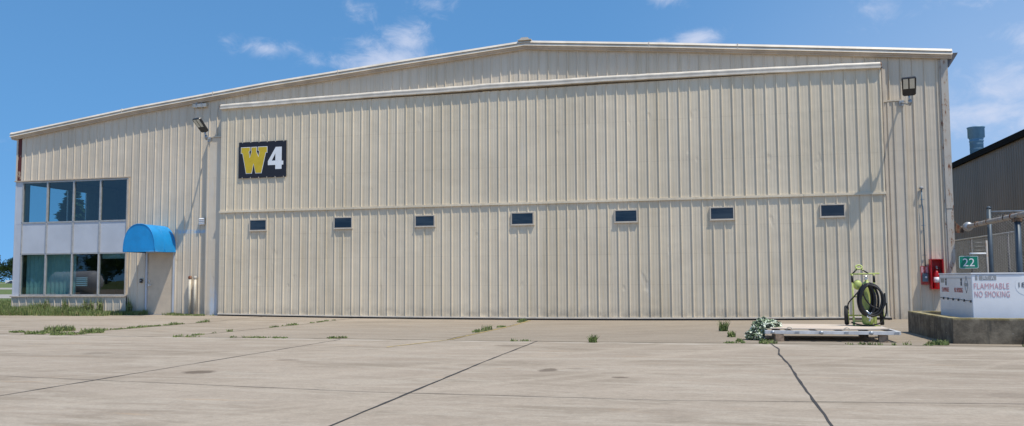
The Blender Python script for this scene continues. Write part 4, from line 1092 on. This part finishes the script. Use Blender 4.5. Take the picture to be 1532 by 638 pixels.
# ------------------------------------------------------------------ far left: lamp, cars; mirrored: white tank
t = thing('light_mast', 'pale lighting mast standing before the far trees at the left', 'light mast', (-281, 243, -.13))
bm = bmnew(); tube(bm, [(-281, 243, -.13), (-281, 243, 12.6)], .32, 10, r2=.22); obj('pole', bm, M['hood'], t)
bm = bmnew(); box(bm, -282.2, -279.8, 242.7, 243.3, 12.5, 12.8); obj('lamp_head', bm, M['hood'], t)
t = thing('street_lamp', 'dark long-armed lamp reaching towards the left end of the hangar', 'street lamp', (-45.5, 8.5, -.13))
bm = bmnew(); tube(bm, [(-45.5, 8.5, -.13), (-45.5, 8.5, 3.2)], .09, 10, r2=.06); obj('pole', bm, M['darkgrey'], t)
bm = bmnew(); tube(bm, arc([(-45.5, 8.5, 3.15), (-44.4, 8.5, 3.42), (-42.5, 8.5, 3.47), (-41.0, 8.5, 3.40), (-39.5, 8.5, 3.28)]), .035, 6); obj('arm', bm, M['darkgrey'], t)
bm = bmnew(); prism(bm, [(-39.6, 3.32), (-38.9, 3.26), (-38.85, 3.18), (-39.6, 3.20)], 8.35, 8.65, 'y'); obj('lamp_head', bm, M['darkgrey'], t)

def car(label, loc, yaw, paint, van=False, group=None, first=[None]):
    t = thing('parked_van' if van else 'parked_car', label, 'van' if van else 'car', loc, group); t.rotation_euler.z = yaw
    def add(name, bm, m_, parent=None, smooth=False):
        bmesh.ops.recalc_face_normals(bm, faces=bm.faces); me = bpy.data.meshes.new(name); bm.to_mesh(me); bm.free(); me.materials.append(m_)
        o = bpy.data.objects.new(name, me); link(o, parent or t); return o
    if van: body = [(-2.4, .35), (2.4, .35), (2.45, .9), (2.1, 1.15), (1.6, 1.9), (1.3, 2.05), (-2.3, 2.05), (-2.42, 1.9)]
    else: body = [(-2.2, .35), (2.2, .35), (2.25, .7), (1.9, .92), (1.0, 1.02), (.45, 1.42), (-1.0, 1.45), (-1.6, 1.05), (-2.15, .98), (-2.25, .7)]
    bm = bmesh.new(); prism(bm, body, -.88, .88, 'y')
    for v in bm.verts:
        if v.co.z > 1.0: v.co.y *= .86
    o = add('body', bm, paint); md = o.modifiers.new('b', 'BEVEL'); md.width = .06; md.segments = 3
    glass_ = [(1.95, 1.15), (1.52, 1.82), (.9, 1.85), (.9, 1.15)] if van else [(.88, 1.05), (.42, 1.37), (-.95, 1.39), (-1.42, 1.07)]
    for s_ in (-1, 1):
        bm = bmesh.new(); y = s_*(.80 if not van else .80)
        prism(bm, glass_, y-.06, y+.06, 'y'); add('side_window', bm, M['darkpane'])
        bm = bmesh.new(); box(bm, 2.18, 2.28, s_*.62-.14, s_*.62+.14, .62, .76); add('headlight', bm, M['lens'])
        bm = bmesh.new(); box(bm, -2.29 if not van else -2.44, -2.2 if not van else -2.36, s_*.66-.1, s_*.66+.1, .7, .9); add('tail_light', bm, M['red'])
        for x in (-1.4, 1.4):
            bm = bmesh.new(); lathe(bm, [(.2, -.1), (.32, -.1), (.34, 0), (.32, .1), (.2, .1)], (x, s_*.80, .34), 'y', 20); w = add('wheel', bm, M['tyre'])
            bm = bmesh.new(); lathe(bm, [(.2, -.105), (.2, .105)], (x, s_*.80, .34), 'y', 16); add('rim', bm, M['galv'], w)
    return t
car('white van parked in front of the far trees at the left', (-404, 372, -.13), R(10), M['carwhite'], True)
car('dark car parked beside the white van at the left', (-399.5, 369, -.13), R(15), M['cardark'])
car('white car parked across the apron, mirrored in the right lower office pane', (-53, -45, 0), R(-30), M['carwhite'])
car('dark car parked across the apron beside the white one', (-50, -52, 0), R(-35), M['cardark'])
wt = thing('storage_tank', 'white horizontal storage tank across the apron, mirrored in the lower office panes', 'tank', (-47, -25, 0))
bm = bmnew(); lathe(bm, [(.1, -1.9), (.6, -1.8), (.78, -1.5), (.8, 1.5), (.6, 1.8), (.1, 1.9)], (-44, -25, 1.1), 'x', 28); obj('vessel', bm, M['white'], wt)
for x in (-45, -43):
    bm = bmnew(); box(bm, x-.1, x+.1, -25.5, -24.5, 0, .5); obj('saddle', bm, M['galv'], wt)

# ------------------------------------------------------------------ sun and sky
el = math.atan2(4.2, math.hypot(.4*4.2, 1.)); sd = Vector((.4*4.2, -1., 4.2)).normalized()
sun = bpy.data.objects.new('sun', bpy.data.lights.new('sun', 'SUN')); COL.objects.link(sun)
sun.data.energy = 4.5; sun.data.angle = R(.53); sun.data.color = (1., .925, .80); sun.rotation_euler = sd.to_track_quat('Z', 'Y').to_euler(); sun.location = (10, -30, 40)
w = bpy.data.worlds.new('World'); S.world = w; w.use_nodes = True; nt = w.node_tree; n = N(nt)
bg = nt.nodes['Background']; sky = n.new('ShaderNodeTexSky'); sky.sky_type = 'NISHITA'; sky.sun_disc = False
sky.sun_elevation = el; sky.sun_rotation = math.atan2(sd.x, sd.y); sky.altitude = 200; sky.air_density = 1.0; sky.dust_density = .1; sky.ozone_density = 4.0
bg.inputs['Strength'].default_value = .12
d = n.new('ShaderNodeTexCoord').outputs['Generated']; nrm = n.new('ShaderNodeVectorMath', operation='NORMALIZE'); n.link(d, nrm.inputs[0]); d = nrm.outputs[0]
x, y, z = n.xyz(d)
az = n.math('MULTIPLY', n.math('ARCTAN2', x, y), 57.2958); ele = n.math('MULTIPLY', n.math('ARCSINE', z), 57.2958)
lv = n.new('ShaderNodeCombineXYZ'); n.link(x, lv.inputs[0]); n.link(y, lv.inputs[1]); n.link(n.math('MULTIPLY_ADD', n.math('ABSOLUTE', z), .62, .27), lv.inputs[2])
lvn = n.new('ShaderNodeVectorMath', operation='NORMALIZE'); n.link(lv.outputs[0], lvn.inputs[0]); n.link(lvn.outputs[0], sky.inputs[0])
nz = n.noise(n.scale(d, 1, 1, 1.6), 26, 9, .66, .5); nz2 = n.noise(n.scale(d, 1, 1, 2.2), 7, 5, .6, .3)
mask = None
for (a, e, wa, we, st) in ((-33.4, 16.0, 1.0, .8, .6), (-30.4, 15.6, 2.4, .7, .75), (-27.8, 15.1, 1.1, .7, .55), (-22.6, 15.3, 3.6, 1.3, 1.0), (-21.2, 16.7, 1.6, 1.3, .85), (-24.4, 18.6, 1.1, .7, .55), (-19.4, 19.1, 1.6, .6, .55),
                           (-.4, 16.35, 1.9, .8, 1.0), (-3.0, 16.2, 1.2, .3, .7), (-2.7, 19.2, 1.4, .5, .6), (11.6, 17.2, 1.8, 1.0, .42), (17.6, 17.6, 4.0, .9, .75), (19.6, 14.2, 1.4, 1.0, .6),
                           (19.5, 11.6, 3.8, 1.4, 1.0), (17.0, 10.0, 4.0, 1.1, 1.0), (21, 9.2, 5, 1.3, .8), (27, 13, 5, 3, .9), (35, 18, 7, 3, .8), (50, 12, 9, 3, .8), (-60, 14, 8, 2, .7), (-44, 8.5, 5, .5, .35), (-75, 22, 9, 4, .7)):
    da = n.math('DIVIDE', n.math('SUBTRACT', az, a), wa); de = n.math('DIVIDE', n.math('SUBTRACT', ele, e), we)
    r2 = n.math('ADD', n.math('MULTIPLY', da, da), n.math('MULTIPLY', de, de))
    v = n.math('MULTIPLY', n.math('SUBTRACT', 1.35, n.math('SQRT', r2)), st)
    mask = v if mask is None else n.math('MAXIMUM', mask, v)
mask = n.math('MAXIMUM', mask, -.6)
cl = n.math('ADD', mask, n.math('MULTIPLY', n.math('SUBTRACT', nz, .5), 2.6))
cl = n.math('ADD', cl, n.math('MULTIPLY', n.math('SUBTRACT', nz2, .5), .8))
cl = n.ramp(cl, .05, 1.7, 0, .78)
hz = n.math('MULTIPLY', n.ramp(az, -10, 26, 0, .50), n.ramp(ele, 30, 8))
skyb = n.mix(1.0, sky.outputs[0], (.92, 1.38, 1.50), 'MULTIPLY')
skyb = n.mix(hz, skyb, (4.6, 5.6, 7.4))
skyc = n.mix(cl, skyb, (5.6, 6.1, 7.5))
n.link(skyc, bg.inputs['Color'])
S.view_settings.view_transform = 'Standard'; S.view_settings.look = 'None'; S.view_settings.gamma = 1; S.view_settings.use_curve_mapping = False
S.view_settings.exposure = 0.0
